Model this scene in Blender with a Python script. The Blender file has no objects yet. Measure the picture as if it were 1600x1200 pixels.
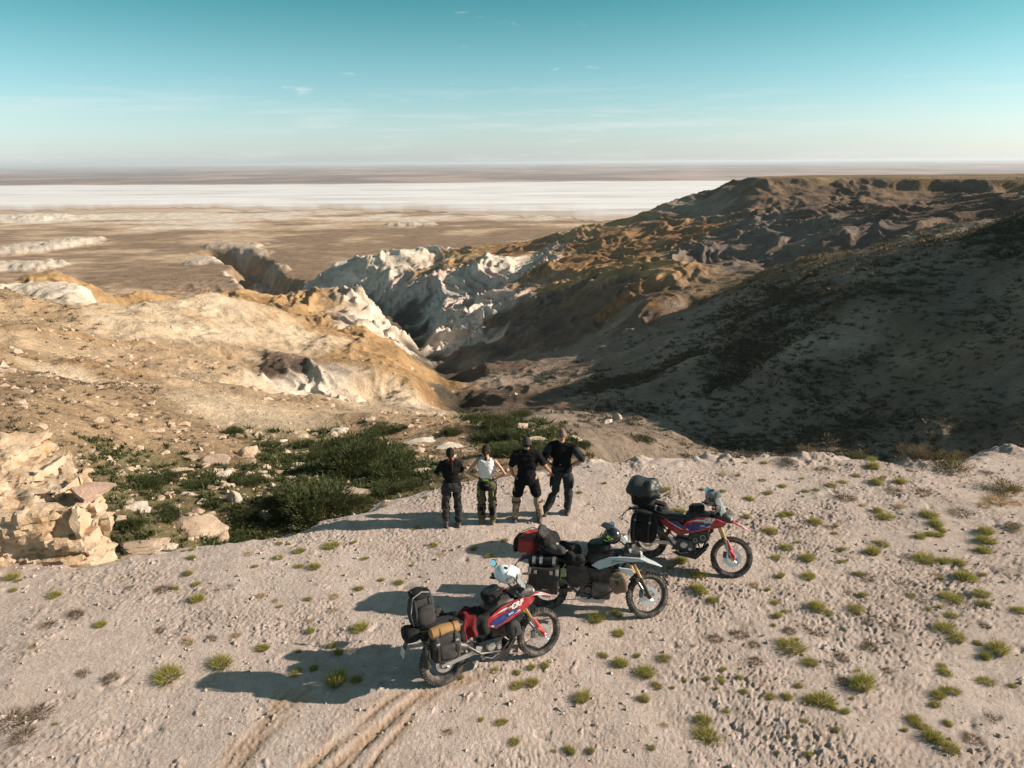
import bpy, bmesh, math, random
import numpy as np
from mathutils import Matrix, Vector
# ------------------------------------------------------------------ camera, sky, sun
scn = bpy.context.scene
COL = scn.collection
rad = math.radians
F_PX, PITCH, ROLL, CAM_H = 1110.0, rad(17.3), 0.0075, 6.8
cd = bpy.data.cameras.new('camera'); cam = bpy.data.objects.new('camera', cd); COL.objects.link(cam)
cd.sensor_fit = 'HORIZONTAL'; cd.sensor_width = 36.0; cd.lens = 36.0*F_PX/1600
cd.clip_start = 0.1; cd.clip_end = 200000
cam.matrix_world = (Matrix.Translation((0, 0, CAM_H)) @ Matrix.Rotation(math.pi/2-PITCH, 4, 'X')
                    @ Matrix.Rotation(-ROLL, 4, 'Z'))
scn.camera = cam
SUN_EL, SUN_AZ = rad(25.0), rad(0.0)      # azimuth measured from +x towards +y
wd = bpy.data.worlds.new('World'); scn.world = wd; wd.use_nodes = True
nt = wd.node_tree; nt.nodes.clear()
def wn(t, **k):
    n = nt.nodes.new(t)
    for a, b in k.items(): setattr(n, a, b)
    return n
sky = wn('ShaderNodeTexSky', sky_type='NISHITA', sun_disc=False, sun_elevation=SUN_EL,
         sun_rotation=math.pi/2-SUN_AZ, altitude=200, air_density=1.0, dust_density=0.6, ozone_density=2.0)
tc = wn('ShaderNodeTexCoord'); sep = wn('ShaderNodeSeparateXYZ'); nt.links.new(tc.outputs['Generated'], sep.inputs[0])
ramp = wn('ShaderNodeValToRGB'); cr = ramp.color_ramp
cr.elements[0].position = 0.0; cr.elements[0].color = (0.84, 0.94, 1.30, 1)
cr.elements[1].position = 0.60; cr.elements[1].color = (0.88, 0.78, 0.50, 1)
for p, c in ((0.05, (0.80, 0.93, 1.02, 1)), (0.12, (0.56, 0.86, 0.79, 1)), (0.19, (0.28, 0.71, 0.58, 1))):
    e = cr.elements.new(p); e.color = c
nt.links.new(sep.outputs['Z'], ramp.inputs[0])
mul = wn('ShaderNodeMix', data_type='RGBA', blend_type='MULTIPLY'); mul.inputs[0].default_value = 1
nt.links.new(sky.outputs[0], mul.inputs[6]); nt.links.new(ramp.outputs[0], mul.inputs[7])
# thin clouds: stretched noise over the sky directions, all round the horizon
mp = wn('ShaderNodeMapping'); mp.inputs['Scale'].default_value = (3.2, 3.2, 46); nt.links.new(tc.outputs['Generated'], mp.inputs[0])
cn = wn('ShaderNodeTexNoise'); cn.inputs['Scale'].default_value = 1.6; cn.inputs['Detail'].default_value = 7; cn.inputs['Roughness'].default_value = 0.62
nt.links.new(mp.outputs[0], cn.inputs['Vector'])
cr2 = wn('ShaderNodeValToRGB'); cr2.color_ramp.elements[0].position = 0.50; cr2.color_ramp.elements[0].color = (0, 0, 0, 1)
cr2.color_ramp.elements[1].position = 0.74; cr2.color_ramp.elements[1].color = (0.75, 0.75, 0.75, 1)
nt.links.new(cn.outputs[0], cr2.inputs[0])
band = wn('ShaderNodeValToRGB'); b = band.color_ramp
b.elements[0].position = 0.0; b.elements[0].color = (0.5, 0.5, 0.5, 1); b.elements[1].position = 0.11; b.elements[1].color = (0.0, 0.0, 0.0, 1)
e = b.elements.new(0.05); e.color = (1, 1, 1, 1); e = b.elements.new(0.085); e.color = (0.35, 0.35, 0.35, 1)
nt.links.new(sep.outputs['Z'], band.inputs[0])
m1 = wn('ShaderNodeMath', operation='MULTIPLY'); nt.links.new(cr2.outputs[0], m1.inputs[0]); nt.links.new(band.outputs[0], m1.inputs[1])
cmix = wn('ShaderNodeMix', data_type='RGBA'); nt.links.new(m1.outputs[0], cmix.inputs[0])
nt.links.new(mul.outputs[2], cmix.inputs[6]); cmix.inputs[7].default_value = (5.2, 5.6, 5.6, 1)
mp3 = wn('ShaderNodeMapping'); mp3.inputs['Scale'].default_value = (13, 13, 60); mp3.inputs['Location'].default_value = (3.1, .4, .2); nt.links.new(tc.outputs['Generated'], mp3.inputs[0])
cn3 = wn('ShaderNodeTexNoise'); cn3.inputs['Scale'].default_value = 1.0; cn3.inputs['Detail'].default_value = 6; cn3.inputs['Roughness'].default_value = .6; nt.links.new(mp3.outputs[0], cn3.inputs['Vector'])
cr3 = wn('ShaderNodeValToRGB'); cr3.color_ramp.elements[0].position = .665; cr3.color_ramp.elements[0].color = (0, 0, 0, 1); cr3.color_ramp.elements[1].position = .78; cr3.color_ramp.elements[1].color = (.7, .7, .7, 1); nt.links.new(cn3.outputs[0], cr3.inputs[0])
cm3 = wn('ShaderNodeMix', data_type='RGBA'); nt.links.new(cr3.outputs[0], cm3.inputs[0]); nt.links.new(cmix.outputs[2], cm3.inputs[6]); cm3.inputs[7].default_value = (5.2, 5.6, 5.6, 1); cmix = cm3
bg = wn('ShaderNodeBackground'); bg.inputs[1].default_value = 0.077
nt.links.new(cmix.outputs[2], bg.inputs[0])
wo = wn('ShaderNodeOutputWorld'); nt.links.new(bg.outputs[0], wo.inputs[0])
sl = bpy.data.lights.new('sun', 'SUN'); so = bpy.data.objects.new('sun', sl); COL.objects.link(so)
sl.energy = 4.1; sl.angle = rad(0.55); sl.color = (1.0, 0.84, 0.70)
SUN_DIR = Vector((math.cos(SUN_EL)*math.cos(SUN_AZ), math.cos(SUN_EL)*math.sin(SUN_AZ), math.sin(SUN_EL)))
so.rotation_euler = SUN_DIR.to_track_quat('Z', 'Y').to_euler(); so.location = (30, 0, 40)
vs = scn.view_settings; vs.view_transform = 'Standard'; vs.look = 'None'; vs.gamma = 1; vs.use_curve_mapping = False; vs.exposure = 1.0
scn.cycles.max_bounces = 6; scn.cycles.volume_bounces = 1; scn.cycles.use_denoising = True
random.seed(7); RNG = np.random.default_rng(7)

# ------------------------------------------------------------------ numeric helpers
def px_dir(px, py):
    dx, dy = px-800.0, 600.0-py
    dx, dy = dx+ROLL*dy, dy-ROLL*dx
    u, v = dx/F_PX, dy/F_PX
    return np.array([u, math.cos(PITCH)+v*math.sin(PITCH), -math.sin(PITCH)+v*math.cos(PITCH)])
def at_y(px, py, Y):
    d = px_dir(px, py); s = Y/d[1]; return np.array([d[0]*s, Y, CAM_H+d[2]*s])
def at_z(px, py, z=0.0):
    d = px_dir(px, py); s = (z-CAM_H)/d[2]; return np.array([d[0]*s, d[1]*s, z])
def _h(ix, iy, iz, seed):
    u = np.uint32; n = ix.astype(u)*u(374761393)+iy.astype(u)*u(668265263)+u((seed*1274126177) & 0xffffffff)
    if np.ndim(iz): n = n+iz.astype(u)*u(2147483647)
    n = (n ^ (n >> u(13)))*u(1274126177); n = (n ^ (n >> u(16)))*u(2246822519)
    return n ^ (n >> u(15))
_ga = (np.arange(4096)+.5)*(2*math.pi/4096); _GX = np.cos(_ga).astype(np.float32); _GY = np.sin(_ga).astype(np.float32)
def gn2(x, y, seed=0):
    xi = np.floor(x); yi = np.floor(y); fx = x-xi; fy = y-yi
    xi = xi.astype(np.int64); yi = yi.astype(np.int64); fx = fx.astype(np.float32); fy = fy.astype(np.float32)
    def g(a, c):
        q = (_h(xi+a, yi+c, 0, seed) & np.uint32(0xffff)) >> np.uint32(4)
        return _GX[q]*(fx-np.float32(a))+_GY[q]*(fy-np.float32(c))
    u = fx*fx*fx*(fx*(fx*6-15)+10); v = fy*fy*fy*(fy*(fy*6-15)+10)
    a = g(0, 0); b = g(1, 0); c = g(0, 1); d = g(1, 1)
    return 1.5*((a+(b-a)*u)*(1-v)+(c+(d-c)*u)*v)
def vn3(x, y, z, seed=0):
    xi = np.floor(x); yi = np.floor(y); zi = np.floor(z); fx = x-xi; fy = y-yi; fz = z-zi
    xi = xi.astype(np.int64); yi = yi.astype(np.int64); zi = zi.astype(np.int64)
    fx = fx*fx*(3-2*fx); fy = fy*fy*(3-2*fy); fz = fz*fz*(3-2*fz)
    def g(a, b, c): return (_h(xi+a, yi+b, zi+c, seed) & 0xffff)/32768.0-1
    def l(a, b, t): return a+(b-a)*t
    return l(l(l(g(0,0,0), g(1,0,0), fx), l(g(0,1,0), g(1,1,0), fx), fy), l(l(g(0,0,1), g(1,0,1), fx), l(g(0,1,1), g(1,1,1), fx), fy), fz)
def fbm3(p, f=1.0, o=4, seed=0):
    r = 0; a = 1.0
    for i in range(o): r = r+a*vn3(p[:,0]*f, p[:,1]*f, p[:,2]*f, seed+i); a *= .5; f *= 2.03
    return r
def worley2(x, y, seed=0, edge=False):
    xi = np.floor(x).astype(np.int64); yi = np.floor(y).astype(np.int64); z = np.zeros_like(xi)
    f1 = np.full(x.shape, 9.0); f2 = np.full(x.shape, 9.0); idv = np.zeros(x.shape)
    for a in (-1, 0, 1):
        for b in (-1, 0, 1):
            h = _h(xi+a, yi+b, z, seed); h2 = _h(xi+a, yi+b, z+1, seed)
            d = np.hypot(xi+a+(h & 0xffff)/65536.0-x, yi+b+((h >> 16) & 0xffff)/65536.0-y)
            closer = d < f1
            f2 = np.where(closer, f1, np.minimum(f2, d)); idv = np.where(closer, (h2 & 0xffff)/65536.0, idv); f1 = np.where(closer, d, f1)
    return f1, f2, idv
def sstep(a, b, x):
    t = np.clip((x-a)/(b-a), 0, 1); return t*t*(3-2*t)

# ------------------------------------------------------------------ object helpers
def tag(o, label=None, cat=None, group=None, kind=None):
    if label: o['label'] = label
    if cat: o['category'] = cat
    if group: o['group'] = group
    if kind: o['kind'] = kind
    return o
def link(name, data, parent=None):
    o = bpy.data.objects.new(name, data); COL.objects.link(o)
    if parent is not None: o.parent = parent
    return o
def np_mesh(name, verts, quads, smooth=True):
    verts = np.asarray(verts, dtype=np.float32); quads = np.asarray(quads, dtype=np.int32); k = quads.shape[1]
    me = bpy.data.meshes.new(name); me.vertices.add(len(verts)); me.vertices.foreach_set('co', verts.ravel())
    me.loops.add(quads.size); me.loops.foreach_set('vertex_index', quads.ravel())
    me.polygons.add(len(quads)); me.polygons.foreach_set('loop_start', np.arange(0, quads.size, k, dtype=np.int32))
    me.polygons.foreach_set('loop_total', np.full(len(quads), k, dtype=np.int32))
    me.polygons.foreach_set('use_smooth', np.full(len(quads), smooth, dtype=bool))
    me.update(calc_edges=True); me.validate(); return me
def grid_quads(nr, nc):
    i = np.arange(nr-1)[:, None]*nc+np.arange(nc-1)[None, :]; i = i.ravel()
    return np.stack([i, i+1, i+nc+1, i+nc], 1)
def set_col(me, name, rgb):
    a = me.color_attributes.new(name, 'FLOAT_COLOR', 'POINT')
    c = np.ones((len(rgb), 4), dtype=np.float32); c[:, :3] = rgb; a.data.foreach_set('color', c.ravel())

# ------------------------------------------------------------------ materials
MATS = {}
class NB:
    def __init__(s, name):
        s.m = bpy.data.materials.new(name); s.m.use_nodes = True; s.t = s.m.node_tree
        s.b = s.t.nodes['Principled BSDF']; s.out = s.t.nodes['Material Output']
        s.tc = s.t.nodes.new('ShaderNodeTexCoord')
    def n(s, t, **k):
        x = s.t.nodes.new(t)
        for a, v in k.items(): setattr(x, a, v)
        return x
    def l(s, a, b): s.t.links.new(a, b)
    def noise(s, scale, det=4, rough=.55, vec=None, dist=0):
        x = s.n('ShaderNodeTexNoise'); x.inputs['Scale'].default_value = scale; x.inputs['Detail'].default_value = det
        x.inputs['Roughness'].default_value = rough; x.inputs['Distortion'].default_value = dist
        s.l(vec or s.tc.outputs['Object'], x.inputs['Vector']); return x.outputs[0]
    def ramp(s, fac, pts):
        x = s.n('ShaderNodeValToRGB'); r = x.color_ramp
        while len(r.elements) < len(pts): r.elements.new(.5)
        for e, (p, c) in zip(r.elements, pts):
            e.position = p; e.color = (c, c, c, 1) if isinstance(c, (int, float)) else tuple(c)+(1,)
        s.l(fac, x.inputs[0]); return x.outputs[0]
    def mix(s, f, a, b, mode='MIX'):
        x = s.n('ShaderNodeMix', data_type='RGBA', blend_type=mode)
        for i, v in ((0, f), (6, a), (7, b)):
            if isinstance(v, (int, float)): x.inputs[i].default_value = v if i == 0 else (v, v, v, 1)
            elif isinstance(v, tuple): x.inputs[i].default_value = v+(1,)
            else: s.l(v, x.inputs[i])
        return x.outputs[2]
    def math(s, op, a, b=None):
        x = s.n('ShaderNodeMath', operation=op)
        for i, v in ((0, a), (1, b)):
            if v is None: continue
            if isinstance(v, (int, float)): x.inputs[i].default_value = v
            else: s.l(v, x.inputs[i])
        return x.outputs[0]
    def bump(s, h, strength, dist, normal=None):
        x = s.n('ShaderNodeBump'); x.inputs['Strength'].default_value = strength; x.inputs['Distance'].default_value = dist
        s.l(h, x.inputs['Height'])
        if normal: s.l(normal, x.inputs['Normal'])
        s.l(x.outputs[0], s.b.inputs['Normal']); return x.outputs[0]
def mat(name, col, rough=.6, metal=0.0, var=.12, scale=30, bump=0.0, bscale=None, bdist=.004, spec=None, dust=0.0, coat=0, trans=0, alpha=1):
    if name in MATS: return MATS[name]
    k = NB(name); b = k.b; b.inputs['Roughness'].default_value = rough; b.inputs['Metallic'].default_value = metal
    if spec is not None: b.inputs['Specular IOR Level'].default_value = spec
    if coat: b.inputs['Coat Weight'].default_value = coat; b.inputs['Coat Roughness'].default_value = .15
    nz = k.noise(scale, 5)
    lo = tuple(c*(1-var) for c in col); hi = tuple(min(1, c*(1+var)) for c in col)
    c = k.mix(nz, lo, hi)
    if dust:
        c = k.mix(k.math('MULTIPLY', k.ramp(k.noise(9, 5, .65), [(.42, 0.0), (.68, 1.0)]), dust), c, (.42, .36, .30))
        k.l(k.math('ADD', k.math('MULTIPLY', k.noise(14, 3), .3), max(0, rough-.12)), b.inputs['Roughness'])
    k.l(c, b.inputs['Base Color'])
    if bump: k.bump(k.noise(bscale or scale*2, 4), bump, bdist)
    if trans: b.inputs['Transmission Weight'].default_value = trans
    if alpha < 1: b.inputs['Alpha'].default_value = alpha
    MATS[name] = k.m; return k.m
# ------------------------------------------------------------------ the land
# (px, py, Y) triples fix points of the valley: ridges, gullies and slopes at their distance
CLS = {'shade_grey': (.215, .175, .15), 'tan': (.49, .37, .25), 'sand': (.60, .485, .355), 'ochre': (.41, .27, .14), 'white': (.68, .595, .50), 'pink': (.64, .49, .435), 'chalk': (.61, .55, .495),
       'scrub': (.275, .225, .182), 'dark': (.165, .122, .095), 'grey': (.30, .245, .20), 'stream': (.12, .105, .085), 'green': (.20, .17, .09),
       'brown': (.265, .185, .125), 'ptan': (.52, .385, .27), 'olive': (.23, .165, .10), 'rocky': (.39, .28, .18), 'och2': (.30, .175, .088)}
PTS = []
def V(cls, *pts):
    for (px, py, Y) in pts:
        p = at_y(px, py, Y); PTS.append((p[0]/Y, math.log(Y), p[2], cls))
def Hd(cls, *pts):
    for (px, Y, z) in pts: PTS.append(((px-800)/F_PX/0.97, math.log(Y), z, cls))
V('green', (190,800,18), (312,835,19.5), (450,800,21), (560,770,22.5), (650,742,25), (350,760,23), (250,740,26), (450,710,31), (560,690,34), (500,750,25.5))
V('rocky', (330,690,30), (620,670,38), (700,690,32), (720,720,26), (680,660,41))
V('green', (780,655,45), (800,690,33), (860,700,31))
V('rocky', (830,715,25), (930,712,23))
V('grey', (840,655,47), (900,662,45), (960,658,46), (1000,690,38), (930,692,34), (1050,690,41), (1030,672,44))
V('scrub', (1150,690,46), (1300,690,40), (1450,690,35), (1600,685,30))
V('rocky', (0,640,25), (150,650,29), (250,665,31), (60,600,33), (120,560,48), (0,575,42), (200,610,40))
V('tan', (150,540,58), (300,600,50), (450,640,46), (560,645,47), (250,560,62), (330,560,70), (0,530,56), (60,500,70))
V('sand', (100,590,44), (330,640,40), (400,650,40), (160,490,88), (300,520,95), (380,500,118))
V('sand', (640,640,52), (500,610,62), (580,610,66), (600,600,74))
V('ochre', (620,570,95), (660,600,86), (560,570,92), (650,560,112), (600,545,131), (520,535,125))
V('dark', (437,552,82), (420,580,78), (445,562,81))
V('white', (480,582,77), (520,602,70), (450,597,74)); V('sand', (385,572,80), (400,602,68), (445,535,104), (350,585,66), (400,545,96))
V('rocky', (0,456,84), (90,472,88))
V('sand', (180,482,95), (300,482,113), (370,480,127), (440,507,130))
V('ochre', (520,523,135), (672,592,106))
Hd('ochre', (0,110,-17), (200,125,-26), (350,155,-32), (500,158,-36), (600,155,-35))
V('ochre', (70,424,150), (40,442,142), (110,446,140)); V('white', (100,452,122), (140,458,124), (50,455,120))
Hd('brown', (60,190,-45), (150,230,-55), (-50,220,-50))
V('ochre', (165,463,170), (215,484,160), (330,447,206), (270,466,190), (400,470,196), (430,460,212), (450,463,215), (480,492,185), (560,525,160))
V('ochre', (500,456,225)); V('white', (545,451,228), (585,475,228), (600,498,222), (640,508,218), (570,520,190), (610,535,182))
Hd('brown', (330,260,-55), (430,270,-56), (540,275,-55), (200,250,-55))
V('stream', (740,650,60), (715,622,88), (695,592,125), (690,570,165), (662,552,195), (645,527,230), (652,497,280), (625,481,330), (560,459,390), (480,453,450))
V('chalk', (720,545,205), (700,500,280), (735,505,245), (720,470,310), (690,455,340), (710,520,235))
V('pink', (760,458,318), (640,455,378), (790,438,318), (740,480,285))
V('white', (780,408,348), (830,409,345), (720,425,342), (850,405,345)); V('pink', (760,438,334), (830,430,326), (690,432,348))
V('pink', (470,446,430), (540,456,400), (620,452,395)); V('white', (560,430,415), (620,420,418), (660,420,418))
V('chalk', (482,433,448), (520,412,452), (560,405,446), (700,374,478), (717,365,486), (735,379,480)); V('white', (615,388,440), (650,389,450), (585,398,445), (632,394,446), (675,380,465))
Hd('brown', (480,540,-70), (600,545,-70), (700,560,-70), (540,500,-68))
V('ochre', (690,415,400), (720,397,425), (740,390,432), (665,425,398)); V('och2', (770,380,440), (800,383,425), (850,373,418), (820,395,385), (790,395,400))
V('och2', (860,412,300), (800,440,300)); V('dark', (780,510,225), (740,548,195), (850,480,214), (900,450,214), (830,530,182))  # dark points: brown flank soil with its shade painted into the colour
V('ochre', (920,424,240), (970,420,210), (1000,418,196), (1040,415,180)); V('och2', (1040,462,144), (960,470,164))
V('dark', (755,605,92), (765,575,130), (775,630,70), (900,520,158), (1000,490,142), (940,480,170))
V('grey', (720,571,165), (890,547,150), (960,513,148), (1060,483,143))
V('olive', (1110,457,145), (1190,427,136), (1250,411,122), (1330,397,105))
V('scrub', (1400,376,96), (1500,347,88), (1600,328,85))
V('grey', (800,600,114), (900,600,104), (950,560,126), (850,640,57), (870,610,100), (1040,620,66), (1180,650,51), (1050,520,122), (1080,560,94), (1100,500,128))
V('scrub', (1000,600,82), (1300,600,52), (1600,600,39), (1150,600,62), (1450,600,45), (1150,520,92), (1300,500,62), (1450,500,55), (1600,500,48), (1220,460,104), (1450,420,69), (1600,410,61), (1300,430,80),
  (1000,650,59), (1150,650,53), (1300,650,46), (1450,650,40), (1600,650,34))
Hd('dark', (1330,150,-20), (1600,130,-9), (1100,195,-29), (1450,140,-14))
V('shade_grey', (1190,351,235), (1150,370,240), (1250,387,180), (1190,412,175), (1330,360,170), (1430,346,145), (1100,400,215), (1240,372,200)); V('dark', (1130,420,190), (1290,395,165))  # soil darkened so these sunlit slopes look dim, shade put into colour
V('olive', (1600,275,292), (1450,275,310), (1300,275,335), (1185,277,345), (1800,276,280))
V('dark', (1600,306,284), (1450,306,302), (1300,298,328), (1180,292,342), (1120,293,372), (1800,306,270), (1500,330,155), (1400,330,188), (1300,330,228), (1200,330,275), (1600,322,140))  # mesa flank: dark soil, lowered further to stand in for shade
V('grey', (1100,340,340), (1050,330,362), (1090,325,355))
V('och2', (1050,350,332), (1000,365,338), (950,385,322), (1060,385,265), (980,400,285), (900,388,345), (850,402,345), (900,405,310))
V('ochre', (1040,320,372), (1000,338,386), (930,351,398), (880,363,416), (960,350,380))
Hd('olive', (1600,400,-.6), (1450,400,-.6), (1300,400,-.6), (1200,385,-.9), (1800,400,0), (2300,380,2))
Hd('brown', (1600,520,-60), (1300,500,-60), (1150,450,-42), (1000,460,-62), (900,480,-66), (1900,520,-60), (2400,500,-60))
Hd('brown', *[(p, 620, -70) for p in range(-700, 2700, 300)])
Hd('brown', *[(p, 950, -70) for p in range(-700, 2700, 500)])
Hd('rocky', (-250,30,-2), (-250,60,-4), (-250,95,-9), (-250,160,-34), (-250,300,-60), (-600,30,-1), (-600,70,-4), (-600,160,-35), (-600,320,-62), (-600,15,-4), (-100,16,-4))
Hd('brown', (0,420,-70), (150,380,-69), (300,400,-70), (400,360,-68), (450,420,-70), (-250,440,-70), (100,300,-63))
Hd('scrub', (1800,34,-3), (1800,46,3), (1800,64,9), (1800,100,13), (1900,150,4), (1900,220,-2), (2100,40,-4), (2100,60,9), (2100,90,20), (2100,140,20), (2400,50,6), (2400,90,24), (2100,230,4), (1800,24,-6), (2200,20,-4))  # unseen rise right of view, added to cast shade on the canyon slope
Hd('rocky', (1150,17,-6), (1450,18,-7), (1650,19,-7), (400,12.5,-4), (800,13,-5), (1100,32,-10), (1300,31,-11), (1500,27,-9))
PU = np.array([p[0] for p in PTS]); PW = np.array([p[1] for p in PTS]); PZ = np.array([p[2] for p in PTS])
PC = np.array([CLS[p[3]] for p in PTS]); PSCR = np.array([{'scrub': 1.0, 'rocky': .5, 'olive': .9, 'green': .3, 'tan': .22, 'grey': .3}.get(p[3], .04) for p in PTS])
PG = np.array([1.0 if p[3] == 'green' else 0.0 for p in PTS]); PCH = np.array([1.0 if p[3] in ('white', 'pink', 'chalk') else (.46 if p[3] in ('ochre', 'och2') else (.5 if p[3] in ('dark', 'shade_grey') else (.30 if p[3] in ('scrub', 'grey') else .12))) for p in PTS])
_d = np.sqrt((PU[:, None]-PU[None])**2+(PW[:, None]-PW[None])**2+.03**2)
_n = len(PTS); _A = np.zeros((_n+3, _n+3)); _A[:_n, :_n] = _d-np.eye(_n)*.004
_A[:_n, _n] = 1; _A[:_n, _n+1] = PU; _A[:_n, _n+2] = PW; _A[_n:, :_n] = _A[:_n, _n:].T
_sol = np.linalg.solve(_A, np.concatenate([PZ, [0, 0, 0]]))
PU32 = PU.astype(np.float32); PW32 = PW.astype(np.float32); P4 = np.concatenate([PC, PSCR[:, None], PG[:, None], PCH[:, None]], 1).astype(np.float32)
def rbf(u, w):
    out = np.empty(len(u)); u = u.astype(np.float32); w = w.astype(np.float32); sol = _sol.astype(np.float32)
    PU, PW = PU32, PW32
    for s in range(0, len(u), 40000):
        a, b = u[s:s+40000], w[s:s+40000]
        d = np.sqrt((a[:, None]-PU[None])**2+(b[:, None]-PW[None])**2+.03**2)
        out[s:s+40000] = d@sol[:_n]+sol[_n]+sol[_n+1]*a+sol[_n+2]*b
    return out
# both fields are tabulated once over (direction, log distance) and read back bilinearly
_NU, _NW, _U0, _U1, _W0, _W1 = 540, 560, -1.32, 1.32, math.log(11.5), math.log(1600)
_lu, _lwt = np.meshgrid(np.linspace(_U0, _U1, _NU), np.linspace(_W0, _W1, _NW)); _lu = _lu.ravel(); _lwt = _lwt.ravel()
TAB = np.empty((_NU*_NW, 7), np.float32); TAB[:, 0] = rbf(_lu, _lwt)
for s in range(0, len(_lu), 40000):
    d2 = (_lu[s:s+40000, None].astype(np.float32)-PU32[None])**2+(_lwt[s:s+40000, None].astype(np.float32)-PW32[None])**2*np.float32(.6)+np.float32(1e-5)
    k = 1/(d2*d2*d2); k /= k.sum(1, keepdims=True); TAB[s:s+40000, 1:] = k@P4
def lut(u, w, c0, c1):
    a = np.clip((u-_U0)/(_U1-_U0)*(_NU-1), 0, _NU-1.001); b = np.clip((w-_W0)/(_W1-_W0)*(_NW-1), 0, _NW-1.001); i = a.astype(np.int64); j = b.astype(np.int64); a = (a-i)[:, None]; b = (b-j)[:, None]; q = j*_NU+i
    return (TAB[q, c0:c1]*(1-a)+TAB[q+1, c0:c1]*a)*(1-b)+(TAB[q+_NU, c0:c1]*(1-a)+TAB[q+_NU+1, c0:c1]*a)*b
# rim of the bench on which the riders stand
_rim = [(-400,893), (-200,888), (0,876), (180,862), (300,842), (440,824), (560,790), (650,757), (700,743), (760,737), (830,727), (930,712), (1100,705), (1280,704), (1430,714), (1520,702), (1600,690), (1800,684), (2100,690)]
_rw = np.array([at_z(a, b) for a, b in _rim]); RIMU = _rw[:, 0]/_rw[:, 1]; RIMY = _rw[:, 1]
def rim_y(u): return np.interp(u, RIMU, RIMY)
PLAIN = -70.0
def canyon(x, y, full=False):
    """height (and colour) of the valley land at x, y"""
    x = np.asarray(x, float); y = np.asarray(y, float); u = x/y; w = np.log(y)
    z = lut(u, w, 0, 1)[:, 0]
    far = sstep(430, 560, y); z = z*(1-far)+PLAIN*far
    # colour zones and surface kinds from the same points, with wandering borders
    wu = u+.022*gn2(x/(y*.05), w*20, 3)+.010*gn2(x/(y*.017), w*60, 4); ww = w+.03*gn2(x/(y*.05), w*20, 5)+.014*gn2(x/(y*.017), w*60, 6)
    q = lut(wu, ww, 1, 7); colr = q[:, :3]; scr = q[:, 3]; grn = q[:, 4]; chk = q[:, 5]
    # relief: broken ground at all sizes; rills run down the bare badland slopes
    spc = y*.0038; amp = np.clip((y-12)/25, .12, 1)*(1-far*.93)
    r = np.zeros(len(x)); lam = 46.0; a = 1.9
    for o in range(9):
        wt = np.clip(lam/(spc*2.2)-.6, 0, 1)*np.clip(1.6*y/lam-1.2, 0, 1)
        if o % 2 == 0: nn = gn2(x/lam+o*7.3, y/lam-o*3.1, 20+o)
        else: nn = .55-1.5*np.abs(gn2(x/lam-o*5.1, y/lam+o*4.7, 20+o))
        r += a*wt*nn; lam *= .55; a *= .58
    z = z+r*amp*(.55+.35*(1-chk))*(1+.9*sstep(.05, -.12, u)*sstep(40, 60, y)*(1-sstep(180, 240, y)))
    wx = x+y*.03*gn2(x/(y*.08), w*9, 41)
    ri = np.zeros(len(x)); wgt = np.ones(len(x)); wy = y+y*.03*gn2(x/(y*.07)+9, w*11, 42)
    for lam, a in ((23., 2.9), (10.5, 2.1), (4.8, 1.75), (2.3, 1.15)):      # sharp crests between branching gullies
        wt = np.clip(lam/(spc*1.25)-.6, 0, 1)*np.clip(2.0*y/(lam*8)-1, 0, 1)
        rn = 1-np.abs(gn2(wx/lam+.22*wy/lam, wy/(lam*2.1), int(lam*10)))*2.1; rn = np.clip(rn, -1, 1); rn = np.where(rn > 0, rn**1.5, rn*.6)
        ri += a*wt*(rn-.25)*wgt; wgt = np.clip(.45+rn*.9, .25, 1)
    z = z+ri*chk*(1-far)*(.45+.55*sstep(110, 200, y))
    # terraces in the chalk
    tz = (z+r*.25)/4.2; ft = tz-np.floor(tz); z = z+chk*(1-far)*.55*(sstep(.25, .8, ft)-ft)*4.2*.55
    # flat mesa top over a sheer band
    mz = sstep(.44, .60, u)*sstep(225, 270, y)*(1-sstep(430, 470, y)); zt = z-.35*r*amp*sstep(-9, -3, z)-1.0*gn2(x/26, y/26, 57)-.8*gn2(x/8, y/9, 59)
    zc = -6+5.5*sstep(.22, .78, (zt+6)/5.5)+.5*gn2(x/6, y/6, 58)*sstep(-11, -6, zt)*(1-sstep(-5, -2, zt)); zc = np.where(zt < -6, zt, zc); z = z*(1-mz)+zc*mz
    cap = -.6-.5*np.log1p(np.exp(-(z+.6)/.5)); inm = sstep(225, 260, y)*(u > .1); z = z*(1-inm)+np.where(z > -8, cap, z)*inm
    # the creek cuts a narrow notch down the valley
    cd_ = np.full(len(x), 1e9)
    for (px1, py1, Y1), (px2, py2, Y2) in zip(VALLEY[:-1], VALLEY[1:]):
        a_, b_ = at_y(px1, py1, Y1), at_y(px2, py2, Y2); dx_, dy_ = b_[0]-a_[0], b_[1]-a_[1]
        t_ = np.clip(((x-a_[0])*dx_+(y-a_[1])*dy_)/(dx_*dx_+dy_*dy_), 0, 1); cd_ = np.minimum(cd_, np.hypot(x-a_[0]-t_*dx_, y-a_[1]-t_*dy_))
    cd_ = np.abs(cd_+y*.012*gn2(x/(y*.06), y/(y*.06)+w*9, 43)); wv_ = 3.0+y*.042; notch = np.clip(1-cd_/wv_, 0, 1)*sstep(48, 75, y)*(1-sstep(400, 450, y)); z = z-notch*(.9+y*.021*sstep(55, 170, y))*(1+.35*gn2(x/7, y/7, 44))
    # low chalk scarps and an incised creek on the plain
    s_in = sstep(400, 470, y)
    def seg(ax, ay, bx, by):
        dx, dy = bx-ax, by-ay; L2 = dx*dx+dy*dy; t = np.clip(((x-ax)*dx+(y-ay)*dy)/L2, 0, 1)
        return np.hypot(x-ax-t*dx, y-ay-t*dy)
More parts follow.
